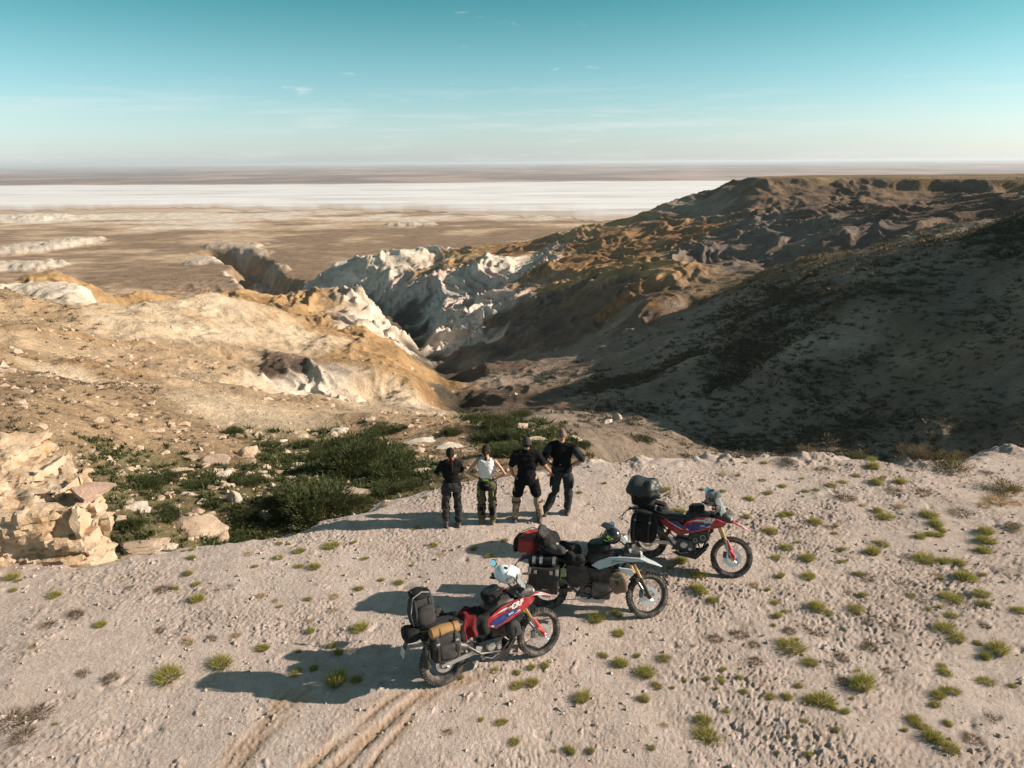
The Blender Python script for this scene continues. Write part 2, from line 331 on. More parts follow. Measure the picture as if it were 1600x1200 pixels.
    nz = gn2(x/34, y/34, 60)*11+gn2(x/13, y/13, 61)*5-5*np.abs(gn2(x/12, y/18, 62))-3*np.abs(gn2(x/4.5, y/9, 68))+2
    pw = np.zeros(len(x))-.01; white = np.zeros(len(x))
    for (ax, ay, bx, by, wdt, hgt, cut) in SCARPS:
        d = seg(ax, ay, bx, by)+nz
        f = 1-sstep(wdt*.35, wdt*1.0, d); f = f*(.6+.4*sstep(.1, .5, gn2(x/18, y/18, 63)+.4)); pn_ = f*hgt*.5
        rl = np.abs(gn2(x/6, y/14, 64)); pn_ = pn_+f*(1-f)*4*rl*hgt*.3-f*.2*hgt*np.abs(gn2(x/9, y/9, 65)); pw = np.maximum(pw, pn_)
        white = np.maximum(white, sstep(.02, .2, f)*cut*(.75+.25*gn2(x/10, y/10, 66)))
    z = z+pw*s_in
    cu = np.full(len(x), 1e9)
    for i in range(len(CREEK)-1): cu = np.minimum(cu, seg(*CREEK[i], *CREEK[i+1]))
    cf = 1-sstep(7, 19, cu+nz*.5); z = z-cf*s_in*(14+4*np.abs(gn2(x/7, y/7, 67)))
    # stay under the bench
    ry = rim_y(u); z = z-np.maximum(0, ry+1.4-y)*1.1; z = np.where(y < ry+.5, np.minimum(z, -1.2-(ry+.5-y)), z)
    if not full: return z
    # strata, chalk tops, patches
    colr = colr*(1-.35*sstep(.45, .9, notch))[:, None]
    st = gn2(z/2.3+.2*gn2(x/20, y/20, 71), x*0+.5, 70)+.6*gn2(z/.8+.3*gn2(x/9, y/9, 73), x*0+7.5, 72)
    colr = colr*(1+(chk*st)[:, None]*np.array((.20, .25, .27)))
    colr = colr*(1+.10*gn2(x/9, y/9, 74)+.10*gn2(x/2.6, y/2.6, 75))[:, None]
    pt = gn2(x/22+.5*gn2(x/8, y/8, 76), y/16, 77)+.6*gn2(x/6, y/5, 78)+.35*gn2(x/1.8, y/1.6, 79); soil = np.clip(1-chk*1.5, 0, 1)*(1-far)*sstep(26, 40, y)
    colr = colr*(1+soil[:, None]*(np.array((.80, .71, .60))*sstep(.05, .55, pt)[:, None]+np.array((1.17, 1.17, 1.17))*sstep(-.1, -.6, pt)[:, None]+1.0*(1-sstep(.05, .55, pt)-sstep(-.1, -.6, pt))[:, None]-1))
    sp_ = gn2(x/13+.3*y/13, y/30, 86)+.6*gn2(x/5, y/9, 87); ss_ = sstep(.35, .75, scr)[:, None]; colr = colr*(1+ss_*(.55*sstep(.25, .9, sp_)-.30*sstep(-.2, -.8, sp_))[:, None])
    if far.max() > 0:
        pn = gn2(x/300+.6*gn2(x/120, y/120, 80), y/150, 81)+.6*gn2(x/90, y/50, 82)+.35*gn2(x/26, y/12, 83)+.5*sstep(750, 1150, y)-.25*(x > -120)*(1-sstep(900, 1100, y))
        pc = np.array(CLS['brown'])[None]*(1-sstep(-.25, .35, pn))[:, None]+np.array(CLS['ptan'])[None]*sstep(-.25, .35, pn)[:, None]
        salty = sstep(.55, 1.0, pn+.45*sstep(800, 1150, y)+.25*gn2(x/40, y/14, 85)); pc = pc*(1-salty)[:, None]+np.array((.66, .58, .51))*salty[:, None]
        pc = pc*(1+.2*gn2(x/14, y/6, 84))[:, None]
        fc = sstep(380, 470, y)*(z < PLAIN+12)*(1-np.clip(chk*1.3-.3, 0, 1)); fc = fc[:, None]; colr = colr*(1-fc)+pc*fc
        colr = colr*(1-(white*s_in)[:, None])+np.array((.62, .56, .49))*(white*s_in)[:, None]
    return z, np.clip(colr, .01, .9), np.clip(scr, 0, 1), np.clip(grn, 0, 1)
VALLEY = [(760,672,48), (740,650,60), (715,622,88), (695,592,125), (690,570,165), (662,552,195), (645,527,230), (652,497,280), (625,481,330), (560,459,390), (480,453,450)]
def pl(px, py): p = at_z(px, py, PLAIN); return p[0], p[1]
SCARPS = []
for (a, b, wd_, hg, ct) in (((40,392), (110,383), 34, 13, 1), ((110,383), (150,374), 16, 6, 1), ((-60,424), (45,418), 30, 11, 1), ((-200,345), (60,343), 60, 15, 1), ((60,343), (125,340), 40, 7, 1),
                            ((352,385), (376,384), 24, 7, .55), ((376,384), (404,400), 15, 6, .5), ((312,411), (335,408), 17, 7, .9), ((405,418), (432,422), 14, 8, .3), ((355,424), (395,436), 10, 3, .7),
                            ((620,352), (665,352), 20, 8, .8), ((415,455), (440,460), 9, 4, .8)):
    SCARPS.append((*pl(*a), *pl(*b), wd_, hg, ct))
CREEK = [pl(*p) for p in ((330,394), (362,398), (392,412), (385,424), (412,432), (425,446), (470,455))]

def land_material(name, scrubby=True):
    k = NB(name); b = k.b; b.inputs['Roughness'].default_value = .95; b.inputs['Specular IOR Level'].default_value = .12
    at = k.n('ShaderNodeAttribute', attribute_name='land_colour').outputs['Color']
    sc = k.n('ShaderNodeAttribute', attribute_name='scrub').outputs['Color']
    g = k.mix(k.noise(1.3, 8, .7), (.62, .62, .62), (1.35, 1.33, 1.28)); c = k.mix(1.0, at, g, 'MULTIPLY')
    g2 = k.ramp(k.noise(.11, 9, .72), [(.36, .74), (.62, 1.2)]); c = k.mix(1.0, c, g2, 'MULTIPLY')
    # dry herbs and stones too small to tell apart
    vo = k.n('ShaderNodeTexVoronoi'); vo.inputs['Scale'].default_value = 1.15; vo.inputs['Randomness'].default_value = 1; k.l(k.tc.outputs['Object'], vo.inputs['Vector'])
    dots = k.ramp(k.math('ADD', vo.outputs['Distance'], k.math('MULTIPLY', k.math('SUBTRACT', k.noise(5, 4, .7), .5), .5)), [(.17, 1.0), (.36, 0.0)])
    dens = k.math('MULTIPLY', dots, k.ramp(k.math('ADD', sc, k.math('SUBTRACT', k.noise(.16, 5, .65), .5)), [(.12, 0.0), (.62, 1.0)]))
    c = k.mix(k.math('MULTIPLY', dens, .7), c, (.07, .062, .045))
    k.l(c, b.inputs['Base Color'])
    h = k.math('ADD', k.math('MULTIPLY', k.noise(.45, 10, .68), 1.0), k.math('MULTIPLY', k.noise(3.2, 6, .7), .22))
    k.bump(h, .9, 1.1)
    return k.m
def polar_rows(y0, y1, n): return np.exp(np.linspace(math.log(y0), math.log(y1), n))
_t = np.linspace(-1, 1, 860); ucol = .80*_t+.38*_t**5
yrow = np.concatenate([polar_rows(12.5, 60, 190)[:-1], polar_rows(60, 520, 740)[:-1], polar_rows(520, 1500, 130)])
UU, YY = np.meshgrid(ucol, yrow); X = (UU*YY).ravel(); Yf = YY.ravel()
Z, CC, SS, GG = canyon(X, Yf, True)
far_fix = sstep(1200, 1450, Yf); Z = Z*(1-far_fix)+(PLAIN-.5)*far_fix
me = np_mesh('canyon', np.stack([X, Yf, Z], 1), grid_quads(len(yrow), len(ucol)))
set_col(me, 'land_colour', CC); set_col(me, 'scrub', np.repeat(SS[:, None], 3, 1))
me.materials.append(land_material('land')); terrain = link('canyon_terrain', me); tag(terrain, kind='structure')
_gz = Z.reshape(YY.shape); _lw = np.log(yrow)
def ground_z(x, y):
    """height of the canyon mesh itself (bilinear between its vertices)"""
    u = x/y; c = int(np.clip(np.searchsorted(ucol, u)-1, 0, len(ucol)-2)); r = int(np.clip(np.searchsorted(yrow, y)-1, 0, len(yrow)-2))
    a = (u-ucol[c])/(ucol[c+1]-ucol[c]); b_ = (y-yrow[r])/(yrow[r+1]-yrow[r])
    return float((_gz[r, c]*(1-a)+_gz[r, c+1]*a)*(1-b_)+(_gz[r+1, c]*(1-a)+_gz[r+1, c+1]*a)*b_)

# the plain out to the horizon, its far low hills, and the salt flat on it
_t = np.linspace(-1, 1, 420); uc = 1.3*_t
yr = np.concatenate([polar_rows(1180, 5000, 160)[:-1], polar_rows(5000, 90000, 150)])
UU, YY = np.meshgrid(uc, yr); x = (UU*YY).ravel(); y = YY.ravel()
wv = np.clip(gn2(x/1900, y/4200, 90)+.5*gn2(x/700, y/1700, 91), 0, 2)
z = PLAIN-.05+sstep(5200, 9000, y)*wv*26+sstep(12000, 30000, y)*(20+26*gn2(x/9000, y/9000, 94))
z -= 8*sstep(60000, 90000, y)
pn = gn2(x/700, y/900, 92)+.6*gn2(x/260, y/500, 93)+.4*gn2(x/2400, y/3000, 95)
near = sstep(2600, 3400, y)[:, None]
c0 = np.array((.45, .34, .25))*(1-sstep(-.3, .5, pn))[:, None]+np.array((.55, .44, .35))*sstep(-.3, .5, pn)[:, None]
c1 = np.array((.20, .155, .15))*(1-sstep(-.4, .6, pn))[:, None]+np.array((.37, .28, .25))*sstep(-.4, .6, pn)[:, None]
c = c0*(1-near)+c1*near
wh = sstep(.95, 1.2, pn+.55*gn2(x/420, y/260, 96))*sstep(3600, 5000, y); c = c*(1-wh[:, None])+np.array((.7, .66, .62))*wh[:, None]
me = np_mesh('plain', np.stack([x, y, z], 1), grid_quads(len(yr), len(uc)))
set_col(me, 'land_colour', c); set_col(me, 'scrub', np.zeros((len(c), 3)))
k = NB('plain_soil'); k.b.inputs['Roughness'].default_value = 1; k.b.inputs['Specular IOR Level'].default_value = .05
k.l(k.mix(1.0, k.n('ShaderNodeAttribute', attribute_name='land_colour').outputs['Color'], k.ramp(k.noise(.012, 8, .7), [(.35, .75), (.65, 1.2)]), 'MULTIPLY'), k.b.inputs['Base Color'])
me.materials.append(k.m); tag(link('desert_plain', me), kind='structure')
# salt flat: an irregular sheet lying a little above the plain
us = np.linspace(-1.35, 1.25, 900); rows = np.linspace(0, 1, 60)
near_edge = 1290+130*gn2(us*3, us*0, 100)+100*gn2(us*11, us*0, 101)+70*gn2(us*34, us*0, 102)+40*gn2(us*80, us*0, 105)-200*sstep(-.28, .05, us)+120*sstep(-.5, -1, us)
far_edge = 3050+160*gn2(us*2, us*0+3, 103)+60*gn2(us*14, us*0, 104)
YY = near_edge[None]+(far_edge-near_edge)[None]*rows[:, None]; XX = us[None]*YY
me = np_mesh('salt', np.stack([XX.ravel(), YY.ravel(), np.full(XX.size, PLAIN+.35)], 1), grid_quads(60, 900))
shore = np.exp(-rows/.10)[:, None]+.5*np.exp(-(1-rows)/.05)[:, None]+0*us[None]; set_col(me, 'shore', np.repeat(np.clip(shore.ravel(), 0, 1)[:, None], 3, 1))
k = NB('salt_crust'); k.b.inputs['Roughness'].default_value = .8; k.b.inputs['Specular IOR Level'].default_value = .2
mpn = k.n('ShaderNodeMapping'); mpn.inputs['Scale'].default_value = (.0012, .006, 1); k.l(k.tc.outputs['Object'], mpn.inputs[0])
s1 = k.ramp(k.noise(2.2, 6, .6, mpn.outputs[0]), [(.34, (.50, .49, .50)), (.5, (.72, .72, .73)), (.72, (.83, .82, .83))])
mpn2 = k.n('ShaderNodeMapping'); mpn2.inputs['Scale'].default_value = (.0022, .011, 1); k.l(k.tc.outputs['Object'], mpn2.inputs[0])
s2 = k.ramp(k.noise(2.5, 5, .6, mpn2.outputs[0]), [(.62, 0.0), (.78, .6)])
shn = k.ramp(k.math('ADD', k.n('ShaderNodeAttribute', attribute_name='shore').outputs['Fac'], k.math('MULTIPLY', k.math('SUBTRACT', k.noise(3.5, 7, .7, mpn2.outputs[0]), .5), 1.6)), [(.25, 0.0), (.75, .9)]); k.l(k.mix(shn, k.mix(s2, s1, (.62, .52, .46)), (.47, .37, .29)), k.b.inputs['Base Color']); me.materials.append(k.m); tag(link('salt_flat', me), kind='structure')

# the bench: pale crusted ground with clods, ruts and a crumbling rim
TRACKS = []
for pa, pb, wdt, dep in (((470,1078), (352,1208), .05, .02), ((655,1086), (520,1216), .05, .03), ((484,1078), (366,1204), .075, .035), ((458,1078), (338,1212), .06, .028), ((676,1076), (498,1216), .09, .05), ((640,1078), (440,1230), .07, .045), ((690,1074), (560,1212), .045, .03), ((660,1080), (745,1055), .05, .02)):
    TRACKS.append((at_z(*pa)[:2], at_z(*pb)[:2], wdt, dep))
def bench(x, y, full=False):
    x = np.asarray(x, float); y = np.asarray(y, float); u = x/y
    ry = rim_y(u)+.22*gn2(x/1.1, y/1.1, 200)+.10*gn2(x/.35, y/.35, 201)
    z = .07*gn2(x/3.7, y/3.7, 210)+.035*gn2(x/1.3, y/1.3, 211)
    rough = sstep(-.35, .55, gn2(x/2.3, y/2.3, 212)+.4*gn2(x/.7, y/.7, 213))+.8*sstep(1, 4, x)*sstep(-.5, .6, gn2(x/1.1, y/1.1, 214))
    wxx = x+.12*gn2(x/.25, y/.25, 231); wyy = y+.12*gn2(x/.25, y/.25, 232)
    z += (.007+.008*rough)*gn2(x/.41, y/.36, 215)+(.004+.008*rough)*gn2(x/.17, y/.15, 216)*sstep(-.4, .5, gn2(x/.5, y/.5, 238))+(.003+.010*rough)*gn2(x/.078, y/.07, 233)+(.003+.009*rough)*gn2(x/.036, y/.034, 237)
    f1, f2, idv = worley2(x/.19+.5*gn2(x/.3, y/.3, 217), y/.19, 218)                 # crust plates
    z += rough*.011*(sstep(.0, .2, f2-f1)-.75)*(idv > .5)
    f1b, f2b, idb = worley2(wxx/.055, wyy/.055, 219); z += (.25+rough)*.013*np.clip(1-f1b*2.0, 0, 1)*(idb > .80)      # clods
    f1c, f2c, idc = worley2(x/.41+1.3*gn2(x/.2, y/.2, 234)*.2, y/.41+.26*gn2(x/.2, y/.2, 235), 230); z += np.clip(1-f1c*3.6, 0, 1)*.035*(idc > .88)*(.5+gn2(wxx/.06, wyy/.06, 236))                # lumps
    z -= np.clip(1-f1c*3.2, 0, 1)*.035*(idc < .06)                                                             # hollows
    z += .008*gn2(x/.05, y/.05, 220)*(.5+.5*rough)
    tr = np.zeros(len(x))
    for (a, b, wdt, dep) in TRACKS:
        dx, dy = b[0]-a[0], b[1]-a[1]; L = math.hypot(dx, dy); ex, ey = dx/L, dy/L
        s = (x-a[0])*ex+(y-a[1])*ey; q = -(x-a[0])*ey+(y-a[1])*ex+.04*np.sin(s*3.1)+.03*gn2(s*2, s*0, 221)
        on = sstep(-.15, .2, s)*(1-sstep(L-.2, L+.4, s)); g = np.exp(-(q/wdt)**2)*on; sh = np.exp(-((np.abs(q)-wdt*1.7)/(wdt*.7))**2)*on
        br = sstep(-.55, .1, gn2(s*1.3+wdt*90, q*3, 226)); g = g*br; sh = sh*br*(.4+.6*sstep(-.3, .4, gn2(x/.22, y/.22, 227)))
        z = z*(1-.3*g)-dep*.36*g+dep*.07*sh*(1+.9*gn2(x/.09, y/.09, 222)); z += g*.010*gn2(x/.06, y/.06, 229)+g*.006*np.sin(s*2*math.pi/.085+np.abs(q)*30)*gn2(x/.3, y/.3, 228)
        tr = np.maximum(tr, np.maximum(g, sh*.8))
    d = y-ry
    lip = np.exp(-((d+.35)/.45)**2)*sstep(-.05, .5, gn2(x/.9, y/.9, 223))*.13*sstep(-.1, .25, u); z += lip*(1+.8*gn2(x/.2, y/.2, 224))
    dd = np.maximum(d, 0); z = z-(dd*.75+.55*np.minimum(dd, 1.5)**2)-.25*sstep(-.6, .3, d)
    z += (d > 0)*.22*np.clip(dd, 0, 1)*gn2(x/.5, y/.5, 225)
    return (z, tr, rough, sstep(-.4, .8, d)) if full else z
def bench_z(x, y): return float(bench(np.array([x]), np.array([y]))[0])
_t = np.linspace(-1, 1, 1060); ucb = .84*_t+.26*_t**5
sr = np.concatenate([np.linspace(0, .22, 60)[:-1], np.linspace(.22, .97, 400)[:-1], np.linspace(.97, 1.08, 46)[:-1], np.linspace(1.08, 1.5, 16)])
RY = rim_y(ucb); YY = 2.6+(RY[None]-2.6)*sr[:, None]; XX = ucb[None]*YY
Zb, TR, RG, DR = bench(XX.ravel(), YY.ravel(), True)
me = np_mesh('bench', np.stack([XX.ravel(), YY.ravel(), Zb], 1), grid_quads(len(sr), len(ucb)))
set_col(me, 'wear', np.stack([TR, np.clip(RG, 0, 2)/2, DR], 1))
k = NB('pale_ground'); k.b.inputs['Roughness'].default_value = .95; k.b.inputs['Specular IOR Level'].default_value = .1
wsep = k.n('ShaderNodeSeparateColor'); k.l(k.n('ShaderNodeAttribute', attribute_name='wear').outputs['Color'], wsep.inputs[0])
c = k.mix(k.noise(.55, 7, .6), (.45, .368, .326), (.68, .592, .54))
c = k.mix(k.ramp(k.noise(5.5, 7, .7), [(.42, 0.0), (.72, .7)]), c, (.36, .275, .215)); c = k.mix(k.math('MULTIPLY', k.ramp(k.noise(1.7, 8, .72), [(.50, 0.0), (.62, 1.0)]), k.math('MULTIPLY', wsep.outputs[1], 1.0)), c, (.27, .215, .175))
c = k.mix(k.math('MULTIPLY', wsep.outputs[1], .45), c, (.40, .33, .28))
c = k.mix(k.math('MULTIPLY', wsep.outputs[0], .8), c, (.37, .25, .155))
c = k.mix(k.ramp(k.noise(38, 4, .7), [(.56, 0.0), (.70, .75)]), c, (.19, .145, .115))
c = k.mix(k.ramp(k.noise(60, 3, .6), [(.66, 0.0), (.74, .7)]), c, (.72, .67, .62))
c = k.mix(k.math('MULTIPLY', wsep.outputs[2], .5), c, (.62, .55, .47)); k.l(c, k.b.inputs['Base Color'])
k.bump(k.math('ADD', k.noise(22, 6, .7), k.math('MULTIPLY', k.noise(75, 4, .7), .7)), .85, .028)
me.materials.append(k.m); tag(link('ground', me), kind='structure')
# ------------------------------------------------------------------ rocks and plants
_hit_y = np.exp(np.linspace(math.log(14.0), math.log(600), 900))
def ray_hit(px, py, y0=14.0):
    d = px_dir(px, py)
    for Y in _hit_y:
        if Y < y0: continue
        x = d[0]*Y/d[1]; z = CAM_H+d[2]*Y/d[1]
        if z < ground_z(x, Y): return np.array([x, Y, ground_z(x, Y)])
    return None
def px_per_m(Y, py=700): return F_PX/(Y/px_dir(800, py)[1])
def ico(sub):
    bm = bmesh.new(); bmesh.ops.create_icosphere(bm, subdivisions=sub, radius=1.0)
    v = np.array([p.co[:] for p in bm.verts]); f = np.array([[q.index for q in p.verts] for p in bm.faces]); bm.free(); return v, f
def rock_mesh(name, m, seed, sub=3, sx=1, sy=1, sz=.7, strata=0.0, flat=.35, rough=.16):
    v, f = ico(sub); r = np.random.default_rng(seed)
    for i in range(13):                                    # broken facets
        n = r.normal(size=3); n /= np.linalg.norm(n); d = v@n; lim = r.uniform(.45, .82); k = np.maximum(d-lim, 0); v = v-n[None]*(k*.97)[:, None]
    L = np.linalg.norm(v, axis=1, keepdims=True); nrm = v/L
    v = v+nrm*(rough*.55*fbm3(v+seed*3.7, 1.7, 5, seed)-rough*.5*np.abs(fbm3(v*1.0+seed, 3.1, 3, seed+9)))[:, None]
    if strata:
        b_ = np.sin(v[:, 2]*16+2*vn3(v[:, 0]*1.4, v[:, 1]*1.4, v[:, 2]*1.4, seed)); v[:, :2] *= (1+strata*np.sign(b_)*np.abs(b_)**.4)[:, None]
    v = v*np.array([sx, sy, sz]); v[:, 2] = np.maximum(v[:, 2], -flat*sz)+flat*sz*.8
    me = np_mesh(name, v, f, smooth=sub >= 3); me.materials.append(m)
    if sub >= 3: me.set_sharp_from_angle(angle=rad(24))
    return me
def rock_mat(name, ca, cb, cc, bs=1.0):
    k = NB(name); k.b.inputs['Roughness'].default_value = .93; k.b.inputs['Specular IOR Level'].default_value = .15
    c = k.mix(k.ramp(k.noise(1.6*bs, 7, .65), [(.35, 0.0), (.65, 1.0)]), ca, cb)
    c = k.mix(k.ramp(k.noise(3.1*bs, 6, .7), [(.52, 0.0), (.7, .8)]), c, cc)
    c = k.mix(k.ramp(k.noise(11*bs, 5, .7), [(.58, 0.0), (.72, .55)]), c, (.13, .10, .075)); k.l(c, k.b.inputs['Base Color'])
    k.bump(k.math('ADD', k.noise(7*bs, 8, .7), k.math('MULTIPLY', k.noise(26*bs, 5, .7), .4)), .9, .06/bs)
    return k.m
M_ROCK = rock_mat('weathered_rock', (.42, .31, .22), (.56, .46, .36), (.36, .24, .17))
M_PALE = rock_mat('pale_rock', (.55, .48, .40), (.68, .61, .53), (.48, .36, .26))
M_BLUFF = rock_mat('bluff_rock', (.47, .34, .22), (.56, .455, .35), (.44, .25, .10), 1.0)
M_STONE = rock_mat('bluff_stone', (.47, .35, .235), (.55, .44, .33), (.43, .26, .12), 2.5)
M_SLAB = rock_mat('pink_slab_rock', (.52, .35, .26), (.58, .42, .33), (.45, .28, .2), 1.2)
R_BIG = rock_mesh('boulder_big', M_ROCK, 3, 4, 1, .8, .62, .05)
ROCKS = [rock_mesh('boulder_a', M_PALE, 11, 4, 1, .7, .6), rock_mesh('boulder_b', M_ROCK, 12, 4, 1, .8, .8), rock_mesh('boulder_c', M_PALE, 13, 4, 1.1, .7, .4, .03),
         rock_mesh('boulder_d', M_ROCK, 14, 4, 1.2, .6, .5), rock_mesh('boulder_e', M_PALE, 15, 4, .8, .8, .9), rock_mesh('slab_f', M_ROCK, 16, 4, 1.4, .8, .3, .04), rock_mesh('slab_g', M_PALE, 17, 4, 1.5, .8, .24, .04)]
def put_rock(px, py, wpx, me, label, name='boulder', rz=0, rx=0, ry=0, group='boulders lying in the bushy gully', sink=.12, near=False):
    p = at_z(px, py) if near else ray_hit(px, py)
    if p is None: return
    if near: p[2] = bench_z(p[0], p[1])
    d = np.linalg.norm(p-np.array([0, 0, CAM_H])); s = wpx*d/F_PX/2/1.02
    o = link(name, me); o.scale = (s, s, s); o.location = (p[0], p[1], p[2]-sink*s); o.rotation_euler = (rx, ry, rz)
    tag(o, label, 'boulder' if name == 'boulder' else 'rock', group); return o
put_rock(315, 832, 96, R_BIG, 'biggest boulder, rounded and layered, in the gully right of the rock bluff', rz=.2)
for (px, py, w, i, rz, rx, lab) in (
    (390, 713, 40, 1, .8, 0, 'upright tan boulder with a rounded top in the upper middle of the gully'),
    (340, 722, 46, 3, 0, .2, 'broken tan boulder leaning over a dark hollow behind the big layered boulder'),
    (278, 738, 50, 5, .4, -.6, 'grey tilted slab boulder behind the big layered boulder, far left of the cluster'),
    (345, 745, 44, 0, .6, .1, 'cream boulder directly behind the big layered boulder, half in the bushes'),
    (368, 783, 38, 4, .3, 0, 'blocky tan boulder with a shaded left side, right above the big layered one'),
    (412, 808, 26, 4, .9, .2, 'pinkish upright boulder right of the big layered boulder among bushes'),
    (290, 772, 26, 2, .1, 0, 'small white stone block showing above the big layered boulder'),
    (208, 797, 46, 6, .3, .3, 'white pointed slab in the bushes beside the right end of the bluff'),
    (226, 850, 66, 5, .05, 0, 'flat layered ledge stone at the foot of the bluff\'s right end'),
    (212, 872, 46, 5, -.1, 0, 'lowest flat ledge stone next to the bluff, partly behind the ground rim'),
    (252, 858, 44, 2, .5, 0, 'pale low boulder at the rim between the bluff and the big layered boulder'),
    (350, 848, 30, 1, 1.2, 0, 'small boulder touching the right side of the big layered boulder'),
    (525, 678, 50, 0, .2, 0, 'smooth cream boulder above the large green bushes, shaded on its left'),
    (535, 775, 86, 5, -.5, .35, 'long tilted grey slab sticking out between two large green bushes'),
    (655, 742, 62, 6, -.5, .1, 'white rock mound left of the rider with the ponytail'),
    (450, 748, 30, 2, .4, 0, 'cream flat boulder left of the long tilted slab'),
    (465, 728, 28, 6, 1.2, 0, 'layered white block among low bushes, left of the large bush'),
    (410, 738, 22, 2, .2, 0, 'small pale boulder in the middle of the gully'),
    (425, 760, 20, 0, 2.1, 0, 'small cream boulder between the tilted slab and the blocky boulder'),
    (572, 657, 12, 4, 0, 0, 'lone little grey rock on the sandy slope above the smooth cream boulder'),
    (440, 690, 22, 2, 1.0, 0, 'small pale rock on the slope at the top of the gully'),
    (660, 690, 46, 6, .1, 0, 'low whitish ledge rock above the white rock mound'),
    (700, 700, 56, 6, .7, 0, 'broad white ledge rock just above the ponytailed rider\'s head'),
    (966, 655, 22, 4, 0, 0, 'lone brown block perched on the pale ridge right of the tallest rider'),
    (948, 661, 26, 0, .5, 0, 'rounded tan rock beside the lone brown block on the pale ridge'),
    (815, 672, 30, 1, .3, 0, 'tan rock behind the green bushes, above the rider with the cap'),
    (838, 692, 44, 3, .2, 0, 'brown rock pile left of the tallest rider\'s head'),
    (900, 688, 34, 3, 1.7, 0, 'tan rock right beside the tallest rider\'s head')):
    put_rock(px, py, w, ROCKS[i], lab, rz=rz, rx=rx)
for n_, (px, py, w, i, lab) in enumerate(((1192, 708, 26, 0, 'pale rock on the far rim behind the far motorbike, largest there'), (1160, 712, 20, 2, 'low pale rock on the far rim, left of the largest rim rock'),
    (1240, 708, 14, 4, 'small pale rock on the far rim, right of the largest rim rock'), (448, 826, 20, 2, 'white stone on the rim at the left end of the riders\' shadows'), (552, 796, 10, 4, 'small upright white stone on the rim below the long tilted slab'),
    (246, 856, 30, 2, 'pale rounded stone half sunk in the rim right of the bluff'))):
    put_rock(px, py, w, ROCKS[i], lab, name='rock', rz=n_*1.3, group='stones along the rim of the ground', near=True)

# the conglomerate bluff at the left
def remesh(name, objs_v, objs_f, vox, m=None):
    me0 = bpy.data.meshes.new(name); me0.from_pydata(objs_v, [], objs_f); me0.update(); o = bpy.data.objects.new('tmp', me0); COL.objects.link(o)
    md = o.modifiers.new('r', 'REMESH'); md.mode = 'VOXEL'; md.voxel_size = vox; md.use_smooth_shade = True
    dg = bpy.context.evaluated_depsgraph_get(); dg.update(); me = bpy.data.meshes.new_from_object(o.evaluated_get(dg)); bpy.data.objects.remove(o); bpy.data.meshes.remove(me0)
    me.name = name
    if m: me.materials.clear(); me.materials.append(m)
    return me
def boxvf(V_, F_, x0, x1, y0, y1, z0, z1, jit=0):
    b0 = len(V_)
    V_ += [(x, y, z) for z in (z0, z1) for y in (y0, y1) for x in (x0, x1)]
    F_ += [tuple(b0+i for i in q) for q in ((0, 2, 3, 1), (4, 5, 7, 6), (0, 1, 5, 4), (2, 6, 7, 3), (0, 4, 6, 2), (1, 3, 7, 5))]
BV, BF = [], []
for q in ((-15, -8.0, 11.8, 12.7, -2.5, .80), (-15, -8.55, 12.4, 13.4, -2.5, .98), (-15, -9.2, 12.9, 14.2, -2.5, 1.12), (-15, -9.9, 13.4, 15, -2.5, 1.32), (-15, -9.6, 12.0, 13.6, .5, 1.02), (-15, -9.9, 11.5, 13, -2, .40)): boxvf(BV, BF, *q)
bme = remesh('bluff', BV, BF, .05, M_BLUFF)
co = np.empty(len(bme.vertices)*3, np.float32); bme.vertices.foreach_get('co', co); co = co.reshape(-1, 3).astype(float); co[:, 1] -= .34*np.clip(-7.9-co[:, 0], 0, 3)
for it in range(3):
    nr = np.empty(len(bme.vertices)*3, np.float32); bme.vertices.foreach_get('normal', nr); nr = nr.reshape(-1, 3)
    s_ = co[:, 0]*.8+co[:, 1]*.7
    zl = co[:, 2]+.10*fbm3(co, .8, 2, 305)+.12*co[:, 0]
    if it == 0: dsp = .20*fbm3(co, .55, 3, 300)+.08*fbm3(co, 1.9, 3, 301)
    elif it == 1:                                          # broken ledges
        f1, f2, idv = worley2(s_/.75+.3*fbm3(co, 1.5, 2, 302), zl/.36, 304); dsp = (.20*(idv-.5)-.06*(1-sstep(0, .10, f2-f1)))*(np.abs(nr[:, 2]) < .8)
    else:
        f1, f2, idv = worley2(s_/.26, zl/.16, 306); dsp = .05*(idv-.5)-.025*(1-sstep(0, .12, f2-f1))+.03*(.4-np.abs(fbm3(co, 5, 3, 307)))+.02*fbm3(co, 14, 2, 308)
    co = co+nr*dsp[:, None]; bme.vertices.foreach_set('co', co.astype(np.float32).ravel()); bme.update()
bme.polygons.foreach_set('use_smooth', [True]*len(bme.polygons)); bme.set_sharp_from_angle(angle=rad(26)); bluff = link('rock_bluff', bme); tag(bluff, 'cream and orange conglomerate rock bluff at the left edge of the pale ground', 'rock bluff')
stones_me = [rock_mesh('stone_%s' % q, M_STONE, 40+i, 2, 1, .8, .75) for i, q in enumerate('abcdef')]
nr = np.empty(len(bme.vertices)*3, np.float32); bme.vertices.foreach_get('normal', nr); nr = nr.reshape(-1, 3)
cand = np.where((co[:, 2] < 1.0) & (co[:, 2] > -.15) & (co[:, 0] > -11) & ((nr[:, 1] < -.4) | (nr[:, 0] > .45)))[0]; RNG.shuffle(cand)
for i in cand[:110]:
    o = link('stone', stones_me[i % 6], bluff); s = RNG.uniform(.03, .085)*(1.25 if co[i, 2] < .45 else .9)
    o.location = co[i]; o.scale = (s*1.3, s, s*RNG.uniform(.6, 1)); o.rotation_euler = tuple(RNG.uniform(-.6, .6, 2))+(RNG.uniform(0, 6),)
ledge = rock_mesh('slab', M_SLAB, 77, 4, 1, .62, .34, 0, .5, .10)
